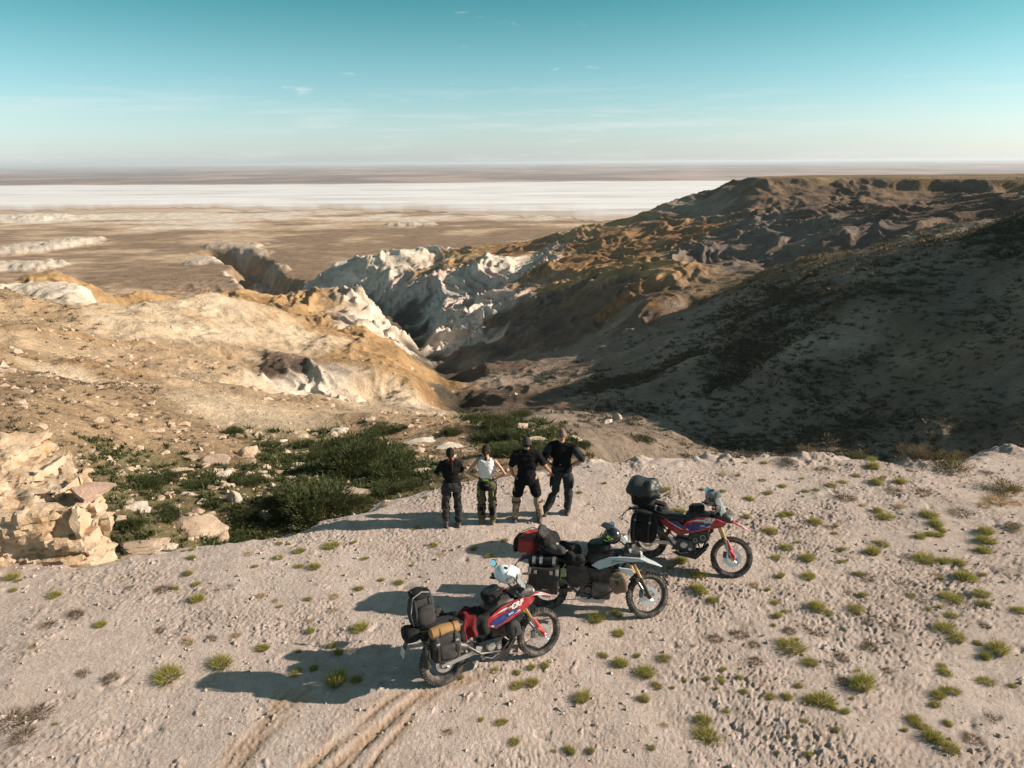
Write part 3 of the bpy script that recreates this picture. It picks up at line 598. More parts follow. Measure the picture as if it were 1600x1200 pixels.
sp = at_y(135, 752, 12.2); o = link('slab', ledge, bluff); o.location = (sp[0]-.05, sp[1]+.1, .84); o.scale = (.56, .56, .5); o.rotation_euler = (.25, .12, .25); o['label'] = 'smooth pinkish brown slab lying on the bluff'

def blades(name, m, n, r, h, blen, bw, seed, up=.7, dome=True, clumps=0, curl=.0, tri=True, bottom=.0):
    g = np.random.default_rng(seed)
    th = g.uniform(0, 2*math.pi, n); rr = np.sqrt(g.uniform(0, 1, n))
    if clumps:
        cx = g.normal(size=(clumps, 3)); cx[:, 2] = np.abs(cx[:, 2]); cx /= np.linalg.norm(cx, axis=1, keepdims=True); cx *= g.uniform(.35, .8, (clumps, 1))
        k = g.integers(0, clumps, n); q = g.normal(size=(n, 3)); q /= np.linalg.norm(q, axis=1, keepdims=True); q *= (g.uniform(.35, 1, n)**.6*.30)[:, None]
        p = cx[k]+q; p[:, 2] = np.abs(p[:, 2]); P = p*np.array([r, r, h]); dirv = q/.30+p*.8
        dirv[:, 2] = np.abs(dirv[:, 2])*.6+up
    else:
        P = np.stack([r*rr*np.cos(th)*.62, r*rr*np.sin(th)*.62, np.full(n, bottom)+g.uniform(0, .45, n)*h*(1-rr)], 1)
        dirv = np.stack([np.cos(th)*rr, np.sin(th)*rr, np.full(n, up)], 1)+g.normal(size=(n, 3))*.22
        dirv[:, 2] = np.abs(dirv[:, 2])
    dirv /= np.linalg.norm(dirv, axis=1, keepdims=True)
    L = blen*g.uniform(.6, 1.25, n); side = np.cross(dirv, g.normal(size=(n, 3))); side /= np.linalg.norm(side, axis=1, keepdims=True)
    w = bw*g.uniform(.6, 1.3, n)
    a = P-side*w[:, None]; b_ = P+side*w[:, None]; t = P+dirv*L[:, None]; t[:, 2] -= curl*L
    v = np.stack([a, b_, t], 1).reshape(-1, 3); f = np.arange(3*n).reshape(n, 3)
    me = np_mesh(name, v, f, smooth=False); me.materials.append(m); return me
def plant_mat(name, ca, cb, cc=None):
    k = NB(name); k.b.inputs['Roughness'].default_value = .75; k.b.inputs['Specular IOR Level'].default_value = .2
    oi = k.n('ShaderNodeObjectInfo'); c = k.mix(k.ramp(k.noise(4, 5, .7), [(.3, 0.0), (.7, 1.0)]), ca, cb)
    c = k.mix(k.math('MULTIPLY', oi.outputs['Random'], .5), c, cc or cb)
    k.l(c, k.b.inputs['Base Color']); k.b.inputs['Subsurface Weight'].default_value = 0
    tr = k.n('ShaderNodeBsdfTranslucent'); k.l(c, tr.inputs['Color']); ms = k.n('ShaderNodeMixShader'); ms.inputs[0].default_value = .3
    k.l(k.b.outputs[0], ms.inputs[1]); k.l(tr.outputs[0], ms.inputs[2]); k.l(ms.outputs[0], k.out.inputs['Surface']); return k.m
M_BUSH = plant_mat('bush_leaves', (.028, .045, .016), (.12, .135, .05), (.075, .085, .035)); M_TUFT = plant_mat('tuft_blades', (.20, .215, .045), (.46, .42, .10), (.34, .28, .09))
M_DRY = plant_mat('dry_stalks', (.12, .085, .05), (.24, .18, .11), (.16, .11, .07)); M_STRAW = plant_mat('straw_blades', (.34, .22, .08), (.48, .34, .15)); M_OLIVE = plant_mat('olive_leaves', (.09, .085, .03), (.17, .15, .055), (.2, .14, .06))
M_SCRUB = plant_mat('scrub_twigs', (.075, .066, .044), (.14, .12, .08)); M_WOOD = mat('bush_wood', (.11, .08, .055), .9, scale=12)
BUSHES = [blades('bush_crown_%d' % i, M_BUSH, 6500, 1, .95, .11, .013, 500+i, .6, clumps=38) for i in range(4)]
stem_v, stem_f = [], []
for i in range(9):
    a = i*2.4; r_ = .45; b0 = len(stem_v); c_, s_ = math.cos(a), math.sin(a)
    stem_v += [(.02, 0, -.1), (-.012, .018, -.1), (-.012, -.018, -.1), (c_*r_, s_*r_, .62)]; stem_f += [(b0, b0+1, b0+3), (b0+1, b0+2, b0+3), (b0+2, b0, b0+3)]
STEM = bpy.data.meshes.new('bush_stems'); STEM.from_pydata(stem_v, [], stem_f); STEM.materials.append(M_WOOD)
def bush(px, py, wpx, hfac, i, label, crown=None, name='green_bush', group='green bushes growing in the gully', near=False, cat='bush'):
    p = at_z(px, py) if near else ray_hit(px, py)
    if p is None: return
    if near: p[2] = bench_z(p[0], p[1])
    d = np.linalg.norm(p-np.array([0, 0, CAM_H])); s = wpx*d/F_PX/2/1.05
    e = link(name, None); e.location = (p[0], p[1]+s*.3, p[2]-.06*s); e.scale = (s, s, s*hfac); e.rotation_euler = (0, 0, i*1.7+px); e.empty_display_size = .2
    tag(e, label, cat, group); link('crown', crown or BUSHES[i % 4], e); link('stem', STEM, e)
for (px, py, w, hf, lab) in (
    (545, 742, 150, .8, 'large feathery green bush in the middle of the gully, biggest of all'), (610, 752, 110, .8, 'wide green bush joining the right side of the biggest gully bush'),
    (490, 812, 150, .85, 'dark green bush in front of the long tilted grey slab, nearest the rim'), (450, 800, 90, .8, 'dark green bush left of the one in front of the tilted slab'), (545, 800, 80, .7, 'green bush at the rim right of the tilted grey slab'),
    (560, 700, 90, .7, 'green bush behind the biggest gully bush, below the cream boulder'), (620, 722, 80, .6, 'light green bush at the upper right end of the big bush mass'), (500, 722, 80, .7, 'green bush left of and behind the biggest gully bush'),
    (365, 682, 46, .7, 'lone dark round bush on the sandy slope at the top of the gully'), (255, 815, 60, .8, 'dark bush in the shade left of the big layered boulder'), (225, 765, 60, .6, 'green bush right of the bluff\'s top slab'),
    (255, 752, 50, .6, 'green bush below the grey tilted slab boulder'), (300, 765, 50, .5, 'low green bush just above the big layered boulder'), (205, 825, 44, .7, 'green bush beside the white pointed slab at the bluff'),
    (420, 700, 40, .5, 'low green bush right of the upright tan boulder'), (390, 760, 56, .5, 'low green bush between the cream and the blocky boulder'), (440, 772, 50, .5, 'low green bush left of the dark bush mass'),
    (390, 815, 60, .6, 'green bush right behind the big layered boulder\'s right end'), (360, 850, 60, .5, 'low green bush at the rim right below the big layered boulder'), (240, 868, 40, .6, 'small dark bush at the rim between ledge stones and bluff'),
    (600, 775, 70, .6, 'yellowish green bush at the rim below the big bush mass'), (640, 765, 50, .6, 'small green bush at the rim left of the ponytailed rider'), (600, 680, 80, .45, 'low grey green bush spreading above the big bush mass'),
    (705, 682, 46, .7, 'dark bush right above the ponytailed rider\'s head, on white rock'), (780, 672, 84, .7, 'leafy green bush down the valley above the two middle riders'), (760, 690, 60, .6, 'green bush above the rider in the white top'), (805, 690, 70, .6, 'green bush behind the capped rider\'s head'),
    (735, 660, 40, .7, 'small green bush at the foot of the sandy slope in the valley'), (815, 652, 46, .5, 'low green bush farthest down the valley near the creek'), (790, 715, 90, .55, 'bright green bush right behind the capped rider\'s left shoulder'), (850, 715, 60, .5, 'olive bush between the capped rider and the tallest rider'),
    (910, 700, 40, .5, 'dark little bush right of the tallest rider\'s shoulder'), (1008, 690, 40, .5, 'small green bush in the hollow behind the pale ridge'), (330, 790, 40, .5, 'small bush touching the top of the big layered boulder'), (470, 700, 50, .5, 'low green bush left below the smooth cream boulder')):
    bush(px, py, w, hf, int(px), lab)
OLV = [blades('olive_crown_%d' % i, M_OLIVE, 1500, 1, .8, .16, .012, 520+i, .7, clumps=18) for i in range(2)]; DRYC = blades('dry_crown', M_DRY, 1300, 1, .7, .2, .008, 530, .8, clumps=14)
for (px, py, w, hf, cr_, lab) in ((1497, 735, 74, .8, OLV[0], 'large olive shrub on the rim at the right, yellow green'), (1440, 725, 70, .8, DRYC, 'reddish brown dry shrub on the rim left of the large olive shrub'), (1575, 772, 60, .7, OLV[1], 'olive shrub at the right edge of the photo'),
    (1347, 712, 34, 1., OLV[1], 'yellowish upright shrub on the rim in front of the dark hillside'), (1264, 706, 44, .9, DRYC, 'grey leafless shrub on the rim right of the largest rim rock'), (1233, 726, 44, .7, DRYC, 'grey dry cushion shrub in front of the leafless rim shrub'),
    (1590, 832, 34, .6, OLV[0], 'small olive shrub at the right edge, below the larger edge shrub'), (1545, 742, 30, .5, DRYC, 'low dry shrub right of the large olive rim shrub')):
    bush(px, py, w, hf, int(px), lab, cr_, 'rim_shrub', 'shrubs along the right part of the rim', True, 'shrub')

# tufts scattered on the pale ground, one by one
TV = [blades('tuft_%d' % i, M_TUFT, 480, 1, 1, .78, .019, 600+i, .72, bottom=-.05) for i in range(4)]
DV = [blades('dry_tuft_%d' % i, M_DRY, 240, 1, 1, .75, .02, 620+i, .38, bottom=-.05) for i in range(3)]
SV = [blades('straw_tuft_%d' % i, M_STRAW, 260, 1, 1, .8, .018, 640+i, .6, bottom=-.05) for i in range(2)]
G = '''16,904,18 28,908,10 20,923,10 84,933,18 299,874,14 294,899,15 274,921,12 307,915,12 307,940,22 155,978,20 434,875,16 468,865,18 466,888,16 491,890,22 398,889,9 482,939,12 438,949,10 560,921,14 596,906,12 623,911,18
569,873,12 484,987,18 562,985,26 409,1014,20 343,1041,34 259,1062,40 85,1135,9 524,1072,40 556,1067,18 462,1054,20 490,1048,16 466,1018,10 529,1023,14 518,1012,14 719,1062,16 773,1051,16 808,1053,14 808,1075,24 833,1069,22 852,1042,18
944,1024,18 971,1037,26 912,1092,26 784,1134,18 804,1166,20 752,1129,10 891,1177,18 924,1177,14 865,1176,9 997,1023,12 831,1045,13 1094,904,22 1094,928,30 1114,941,16 1221,904,16 1265,906,24 1211,946,15 1216,966,15 1229,959,13 1278,955,24 1296,962,14
1340,959,28 1349,934,14 1514,910,34 1535,937,20 1535,951,16 1490,942,28 1451,956,9 1595,963,18 1480,989,30 1499,1003,24 1564,1022,30 1543,1030,20 1240,1018,38 1269,1039,28 1039,1030,18 1011,1052,30 1028,1070,18 1007,1093,22 1071,1062,8 1106,1061,11
1157,1060,13 1165,1084,14 1249,1072,12 1204,1092,16 1232,1093,20 1352,1076,40 1289,1101,32 1266,1100,22 1322,1117,15 1101,1128,24 1109,1155,38 1135,1112,16 1019,1172,14 1474,1042,15 1479,1054,18 1544,1068,22 1490,1085,22 1469,1090,18 1463,1103,14
1431,1127,22 1441,1138,22 1484,1132,15 1463,1161,36 1487,1176,24 1206,831,26 1232,857,24 1264,874,22 1216,873,18 1277,817,28 1387,809,26 1455,809,22 1465,822,24 1440,841,20 1469,837,16 1381,851,20 1367,866,28 1318,860,12 1342,899,13
1448,878,28 1479,881,22 1502,883,18 1544,836,26 1545,850,26 1539,864,20 1202,769,16 1224,759,13 1173,777,15 1260,767,10 1277,766,12 1300,760,14 1318,756,16 1372,758,22 1409,758,20 1339,745,12 1366,734,22 1364,722,16 1237,802,12 1225,805,14
1169,806,13 1373,799,16 1195,723,10 1136,712,10 1155,744,8 1165,724,9 650,826,14 600,790,11 436,852,11 450,851,9 517,857,22 553,850,9 302,848,11 286,861,9 298,859,11 677,853,13 643,882,11 666,778,8 1065,882,30 932,970,30 965,962,22 968,990,20
740,862,16 765,874,14 1020,763,16 1053,795,14 906,772,10 945,757,10 700,778,9 945,838,16 838,848,12 788,846,12'''
D_ = '''357,920,15 339,925,13 114,964,30 72,980,22 170,1066,26 128,1058,22 111,1095,16 202,919,16 252,924,22 3,1140,50 1415,915,30 1156,994,26 1184,1036,22 1367,979,26 1236,990,24 1277,992,20 1364,1014,28 1317,1029,22 1523,1159,22 1551,1127,24 1298,823,18
1400,772,30 1323,781,28 1506,806,36 1192,751,14 1242,825,20 1322,1068,20 1447,943,16 1180,1010,18 1300,1040,18 1120,1000,24 1390,1050,16 1255,980,18 1290,735,24 1445,775,30 1360,905,22 1330,930,18 60,1120,30 30,1160,36 700,1150,16 1400,985,20 1540,985,18 1420,870,16 250,985,14 330,1000,18'''
S_ = '''407,933,17 368,995,16 522,934,14 520,954,14 483,970,13 52,1014,14 292,1006,22 1180,919,18 1039,1134,16 1409,794,16 1562,789,36 1540,795,22 387,870,14 690,868,12 1590,790,20 1465,900,12 1350,790,12 1130,742,14 1085,1010,10 430,940,12'''
LAND = [('the near motorbike', 770, 985), ('the middle motorbike', 925, 905), ('the far motorbike', 1065, 845), ('the four riders', 790, 810), ('the wheel ruts', 480, 1150), ('the rock bluff', 90, 860), ('the lower right photo corner', 1590, 1190), ('the olive rim shrub', 1497, 730), ('the lower left photo corner', 10, 1190), ('the largest rim rock', 1192, 706), ('the lower photo edge', 1120, 1195)]
ORD = 'nearest,second,third,fourth,fifth,sixth,seventh,eighth,ninth,tenth,eleventh,twelfth,thirteenth,fourteenth,fifteenth,sixteenth,seventeenth,eighteenth,nineteenth,twentieth,twenty-first,twenty-second,twenty-third,twenty-fourth,twenty-fifth,twenty-sixth,twenty-seventh,twenty-eighth,twenty-ninth,thirtieth'.split(',')
rx = random.Random(21); extra_ = []
for _ in range(60):
    a, b_ = rx.uniform(1040, 1595), rx.uniform(735, 1190)
    if math.hypot(a-1128, b_-860) > 60: extra_.append('%d,%d,%d' % (a, b_, rx.choice((8, 9, 10, 12, 14))))
G = G+' '+' '.join(extra_[:44])
cells = {}
for kind, txt in (('green', G), ('dry', D_), ('straw', S_)):
    for q in txt.split():
        a, b_, w = map(float, q.split(','))
        best = min(LAND, key=lambda L: math.hypot(L[1]-a, (L[2]-b_)*1.4)); dx, dy = a-best[1], b_-best[2]
        side = ('right of' if dx > 0 else 'left of') if abs(dx) > abs(dy) else ('below' if dy > 0 else 'above')
        cells.setdefault((kind, best[0], side), []).append((math.hypot(dx, dy), a, b_, w))
LOOK = {'green': ('bright green grass tuft', 'grass_tuft', 'green grass tufts on the pale ground', TV), 'dry': ('dry brown twiggy tuft', 'dry_tuft', 'dry brown tufts on the pale ground', DV), 'straw': ('straw yellow dry tuft', 'straw_tuft', 'straw coloured tufts on the pale ground', SV)}
for (kind, lm, side), L in cells.items():
    L.sort(); lk = LOOK[kind]
    for i, (_, a, b_, w) in enumerate(L):
        p = at_z(a, b_); d = np.linalg.norm(p-np.array([0, 0, CAM_H])); s = w*d/F_PX/2*.94
        o = link(lk[1], lk[3][int(a) % len(lk[3])]); hz_ = {'green': .95, 'dry': .6, 'straw': .7}[kind]
        o.location = (p[0], p[1]+s*.4, bench_z(p[0], p[1]+s*.4)); v1, v2, v3 = RNG.uniform(.75, 1.3, 3); o.scale = (s*v1, s*v2, s*hz_*v3); o.rotation_euler = (0, 0, a*.7+b_)
        tag(o, '%s %s, %s %s %s' % ('large' if w >= 26 else ('small' if w < 14 else 'mid-sized'), lk[0], ORD[i] if i == 0 else ORD[min(i, 29)]+' nearest', side, lm), 'tuft', lk[2])

# what nobody could count: pebbles, stones on the slopes, low scrub
def scatter(name, m, pts, sizes, base, label, cat, flatz=1.0, seed=0):
    bv, bf = base; g = np.random.default_rng(seed); n = len(pts)
    th = g.uniform(0, 2*math.pi, n); c_, s_ = np.cos(th), np.sin(th); k = len(bv)
    v = np.repeat(bv[None], n, 0)*g.uniform(.7, 1.3, (n, 1, 3))*(1+.25*g.normal(size=(n, k, 1)))
    x = v[:, :, 0]*c_[:, None]-v[:, :, 1]*s_[:, None]; y = v[:, :, 0]*s_[:, None]+v[:, :, 1]*c_[:, None]
    out = np.stack([x, y, v[:, :, 2]*flatz], 2)*np.asarray(sizes)[:, None, None]+np.asarray(pts)[:, None, :]
    f = (bf[None]+(np.arange(n)*k)[:, None, None]).reshape(-1, 3)
    me = np_mesh(name, out.reshape(-1, 3), f, smooth=False); me.materials.append(m); tag(link(name, me), label, cat, kind='stuff')
ICO = ico(1); OCT = (np.array([[1, 0, 0], [0, 1, 0], [-1, 0, 0], [0, -1, 0], [0, 0, 1], [0, 0, -1]], float), np.array([[0, 1, 4], [1, 2, 4], [2, 3, 4], [3, 0, 4], [1, 0, 5], [2, 1, 5], [3, 2, 5], [0, 3, 5]]))
uu = RNG.uniform(-.95, .95, 20000); yy = np.sqrt(RNG.uniform(30, 300, 20000)); keep = yy < rim_y(uu)-.05; uu, yy = uu[keep], yy[keep]; xx = uu*yy
dn = gn2(xx/.9, yy/.9, 400); keep = RNG.uniform(-.6, .6, len(xx)) < dn+.1; xx, yy = xx[keep], yy[keep]; szs = .007+.035*RNG.uniform(0, 1, len(xx))**6
scatter('pebbles', rock_mat('pebble_stone', (.36, .29, .24), (.54, .465, .41), (.30, .21, .155), 6), np.stack([xx, yy, bench(xx, yy)+szs*.2], 1), szs, OCT, 'loose pebbles and clods strewn over the pale ground', 'pebbles', .7, 1)
pool = np.where((np.abs(X/Yf) < .95) & (Yf > rim_y(X/Yf)+1) & (Yf < 330))[0]
areaw = (Yf[pool]**1.15)
def pick(wt, n): return RNG.choice(pool, n, p=wt/wt.sum())
def jit(idx):
    u = X[idx]/Yf[idx]+RNG.uniform(-.0022, .0022, len(idx)); y = Yf[idx]*(1+RNG.uniform(-.006, .006, len(idx)))
    c = np.clip(np.searchsorted(ucol, u)-1, 0, len(ucol)-2); r = np.clip(np.searchsorted(yrow, y)-1, 0, len(yrow)-2); a = (u-ucol[c])/(ucol[c+1]-ucol[c]); b = (y-yrow[r])/(yrow[r+1]-yrow[r])
    return np.stack([u*y, y, (_gz[r, c]*(1-a)+_gz[r, c+1]*a)*(1-b)+(_gz[r+1, c]*(1-a)+_gz[r+1, c+1]*a)*b], 1)
rocky = np.exp(-((CC[pool]-np.array(CLS['rocky']))**2).sum(1)/.02)+1.0*GG[pool]; i1 = pick((rocky+.10)*np.exp(-Yf[pool]/45)*np.clip(.15-X[pool]/Yf[pool]*1.5, .0, 1), 5000); i1 = np.unique(i1)
szs = (.04+(.22+.05*GG[i1])*RNG.uniform(0, 1, len(i1))**5)*np.clip(Yf[i1]/30, .6, 1.8); scatter('slope_stones', M_ROCK, jit(i1), szs, ICO, 'countless pale stones strewn over the left slope and gully', 'stones', .6, 2)
tb = np.random.default_rng(5); tv = []
for i in range(26):
    a = tb.uniform(0, 6.28); r_ = tb.uniform(0, .9); p = np.array([r_*math.cos(a), r_*math.sin(a), tb.uniform(0, .3)]); dv = np.array([p[0]*.6, p[1]*.6, .8])+tb.normal(size=3)*.25; sd = np.cross(dv, tb.normal(size=3)); sd = sd/np.linalg.norm(sd)*.13
    tv += [p-sd, p+sd, p+dv*.75]
TVB = (np.array(tv), np.arange(78).reshape(26, 3))
i2 = np.unique(pick(np.clip(SS[pool]-np.where(X[pool] < 0, .17, .2), 0, 1)*np.exp(-np.abs(np.log(Yf[pool]/60)))*(.12+np.clip(gn2(X[pool]/11+.12*Yf[pool]/11, Yf[pool]/26, 410)+.6*gn2(X[pool]/4, Yf[pool]/5, 412)+.15, 0, 1)), 20000)); szs = (.10+.42*RNG.uniform(0, 1, len(i2))**2.5)*np.where(X[i2] < 0, .62, 1)*np.clip(Yf[i2]/70, .6, 1.3)
scatter('hillside_scrub', M_SCRUB, jit(i2), szs*1.15, TVB, 'dark low scrub dotted all over the shaded hillside', 'scrub', .6, 3)
i3 = np.unique(pick(np.clip(GG[pool]-.15, 0, 1)*np.exp(-Yf[pool]/30)*(.15+np.clip(gn2(X[pool]/3, Yf[pool]/3, 411)+.25, 0, 1)), 3000)); szs = RNG.uniform(.12, .32, len(i3))*np.clip(Yf[i3]/30, .7, 1.6)
scatter('low_scrub', M_BUSH, jit(i3), szs, TVB, 'low green scrub carpeting the gully floor', 'scrub', .8, 4)
# ------------------------------------------------------------------ mesh kit for the man-made things
_ICO = {n: ico(n) for n in (2, 3, 4)}
class MB:
    def __init__(s): s.v = []; s.f = []
    def add(s, v, f):
        b = len(s.v); s.v += [tuple(map(float, p)) for p in v]; s.f += [tuple(int(i)+b for i in q) for q in f]; return s
    def tube(s, pts, r, n=10, flat=1.0, flip=None):
        P = [Vector(p) for p in pts]; R = r if isinstance(r, (list, tuple)) else [r]*len(P); vs_ = []; fs = []
        up = Vector(flip) if flip else None
        for i, p in enumerate(P):
            d = (P[min(i+1, len(P)-1)]-P[max(i-1, 0)]).normalized()
            ref = up or (Vector((0, 0, 1)) if abs(d.z) < .9 else Vector((0, 1, 0)))
            a = d.cross(ref).normalized(); c = a.cross(d).normalized()
            for k in range(n):
                t = 2*math.pi*k/n; vs_.append(p+a*math.cos(t)*R[i]*flat+c*math.sin(t)*R[i])
        for i in range(len(P)-1):
            for k in range(n): fs.append((i*n+k, i*n+(k+1) % n, (i+1)*n+(k+1) % n, (i+1)*n+k))
        fs += [tuple(range(n))[::-1], tuple((len(P)-1)*n+k for k in range(n))]; return s.add(vs_, fs)
    def lathe(s, prof, c, n=28, axis='y', closed=False):
        vs_, fs = [], []; m = len(prof)
        for k in range(n):
            t = 2*math.pi*k/n
            for r, h in prof:
                q = (math.cos(t)*r, h, math.sin(t)*r)
                if axis == 'z': q = (q[0], q[2], q[1])
                if axis == 'x': q = (q[1], q[0], q[2])
                vs_.append((q[0]+c[0], q[1]+c[1], q[2]+c[2]))
        for k in range(n):
            k2 = (k+1) % n
            for j in range(m if closed else m-1): j2 = (j+1) % m; fs.append((k*m+j, k*m+j2, k2*m+j2, k2*m+j))
        if not closed: fs += [tuple(k*m for k in range(n)), tuple(k*m+m-1 for k in range(n))[::-1]]
        return s.add(vs_, fs)
    def plate(s, poly, th, side=1):
        """polygon of (x, y, z) points, thickened by th towards the middle (y = 0)"""
        n = len(poly); o = [tuple(p) for p in poly]; i_ = [(p[0], p[1]-th*side, p[2]) for p in poly]
        return s.add(o+i_, [tuple(range(n)), tuple(range(2*n-1, n-1, -1))]+[(k, k+n, (k+1) % n+n, (k+1) % n) for k in range(n)])
    def box(s, c, sz, bev=.0, rot=None):
        bm = bmesh.new(); bmesh.ops.create_cube(bm, size=1)
        for v in bm.verts: v.co = Vector((v.co.x*sz[0], v.co.y*sz[1], v.co.z*sz[2]))
        if bev: bmesh.ops.bevel(bm, geom=list(bm.edges), offset=bev, segments=2, affect='EDGES', profile=.6)
        if rot is not None: bmesh.ops.rotate(bm, verts=bm.verts, matrix=rot)
        bm.verts.index_update(); v = [(p.co+Vector(c))[:] for p in bm.verts]; f = [[q.index for q in p.verts] for p in bm.faces]; bm.free(); return s.add(v, f)
    def bag(s, c, sz, p=4.0, amp=.02, fr=5, seed=0, sub=3, rot=None, sag=0.0):
        v, f = _ICO[sub]; k = (np.abs(v)**p).sum(1)**(-1/p); w = v*k[:, None]*np.array(sz)/2
        if amp: w = w+v*(amp*fbm3(w+seed, fr, 3, seed))[:, None]
        if sag: w[:, 0] *= 1-sag*(w[:, 2]/sz[2]); w[:, 1] *= 1-sag*(w[:, 2]/sz[2])
        if rot is not None: w = w@np.array(rot).T
        return s.add(w+np.array(c), f)
    def loft(s, secs, n=16, p=2.0, cap=True):
        """secs: (centre, half width along a, half height along b, a, b)"""
        vs_, fs = [], []
        for (c, w, h, a, b_) in secs:
            a, b_, c = Vector(a), Vector(b_), Vector(c)
            for k in range(n):
                t = 2*math.pi*k/n; x, y = math.cos(t), math.sin(t); q = (abs(x)**p+abs(y)**p)**(-1/p); vs_.append(c+a*(x*q*w)+b_*(y*q*h))
        for i in range(len(secs)-1):
            for k in range(n): fs.append((i*n+k, i*n+(k+1) % n, (i+1)*n+(k+1) % n, (i+1)*n+k))
        if cap: fs += [tuple(range(n))[::-1], tuple((len(secs)-1)*n+k for k in range(n))]
        return s.add(vs_, fs)
    def build(s, name, m, parent=None, xf=None, angle=38, smooth=True, mesh_only=False):
        me = bpy.data.meshes.new(name); me.from_pydata(s.v, [], s.f)
        bm = bmesh.new(); bm.from_mesh(me); bmesh.ops.recalc_face_normals(bm, faces=bm.faces); bm.to_mesh(me); bm.free()
        if xf is not None: me.transform(xf)
        if smooth:
            me.polygons.foreach_set('use_smooth', [True]*len(me.polygons)); me.set_sharp_from_angle(angle=rad(angle))
        me.materials.append(m); me.update()
        return me if mesh_only else link(name, me, parent)
def text_mesh(txt, size, m, parent, mtx, name='lettering', shear=0.0, ext=.0015, bold=0.0):
    cu = bpy.data.curves.new('t', 'FONT'); cu.body = txt; cu.size = size; cu.align_x = 'CENTER'; cu.align_y = 'CENTER'; cu.extrude = ext; cu.shear = shear; cu.offset = bold; cu.resolution_u = 2
    o = bpy.data.objects.new('t', cu); COL.objects.link(o); dg = bpy.context.evaluated_depsgraph_get(); dg.update()
    me = bpy.data.meshes.new_from_object(o.evaluated_get(dg)); bpy.data.objects.remove(o); bpy.data.curves.remove(cu)
    me.transform(mtx); me.materials.clear(); me.materials.append(m); me.name = name; return link(name, me, parent)
RED = mat('red_plastic', (.43, .016, .026), .34, var=.08, dust=.3); BLUE = mat('blue_plastic', (.025, .05, .22), .35, dust=.2); WHITE = mat('white_plastic', (.74, .75, .75), .35, var=.05, dust=.15)
BLACK = mat('black_plastic', (.014, .014, .015), .5, dust=.14); RUBBER = mat('tyre_rubber', (.028, .027, .026), .85, dust=.38, bump=.3, bscale=60); SILVER = mat('bare_aluminium', (.62, .62, .63), .38, .9, dust=.2)
GOLD = mat('gold_anodised_tube', (.62, .42, .20), .28, .85, dust=.1); STEEL = mat('steel', (.42, .43, .44), .32, .95); RIM = mat('dark_rim', (.03, .03, .032), .35, .6, dust=.2); ENG = mat('engine_grey', (.07, .07, .072), .45, .6, dust=.25)
SEATM = mat('seat_vinyl', (.02, .02, .021), .62, bump=.15); GREYP = mat('grey_plastic', (.30, .31, .32), .4, dust=.2); PALEGREY = mat('silver_grey_paint', (.46, .50, .52), .28, var=.06, dust=.2, coat=.4)
GLASS = mat('smoked_screen', (.30, .36, .36), .12, var=.03, alpha=.55, dust=.3); MIRROR = mat('mirror_glass', (.75, .80, .82), .04, 1.0, var=.02); LENS = mat('lamp_lens', (.7, .72, .7), .08, .2, var=.03)
CORD = mat('black_cordura', (.012, .012, .013), .9, var=.25, scale=60, bump=.4, bscale=220, dust=.05, spec=.2); CORDG = mat('grey_cordura', (.04, .039, .04), .9, var=.25, scale=60, bump=.4, bscale=220, dust=.08, spec=.2)
OCHBAG = mat('ochre_nylon', (.31, .175, .06), .7, var=.15, scale=10, bump=.3, bscale=25, bdist=.01); REDBAG = mat('red_tarpaulin', (.36, .035, .026), .6, var=.15, scale=6, bump=.25, bscale=14, bdist=.02); DKGREEN = mat('dark_green_cover', (.02, .027, .024), .5, var=.3, scale=7, bump=.4, bscale=10, bdist=.03)
CAMO = mat('brown_camouflage', (.17, .115, .075), .85, var=.5, scale=9); REDCL = mat('dark_red_textile', (.15, .014, .018), .88, spec=.2, var=.4, scale=30, bump=.4, bscale=60); NEON = mat('neon_strap', (.35, .75, .06), .6); PLATE = mat('licence_plate', (.52, .46, .38), .5, dust=.4)
HWHITE = mat('white_helmet_shell', (.68, .74, .76), .16, var=.03, coat=.5); HGREY = mat('grey_helmet_shell', (.17, .19, .20), .22, var=.05, coat=.5); HBLACK = mat('black_helmet_shell', (.02, .02, .022), .2, coat=.5); SAND = mat('sand_strap', (.36, .29, .2), .8)
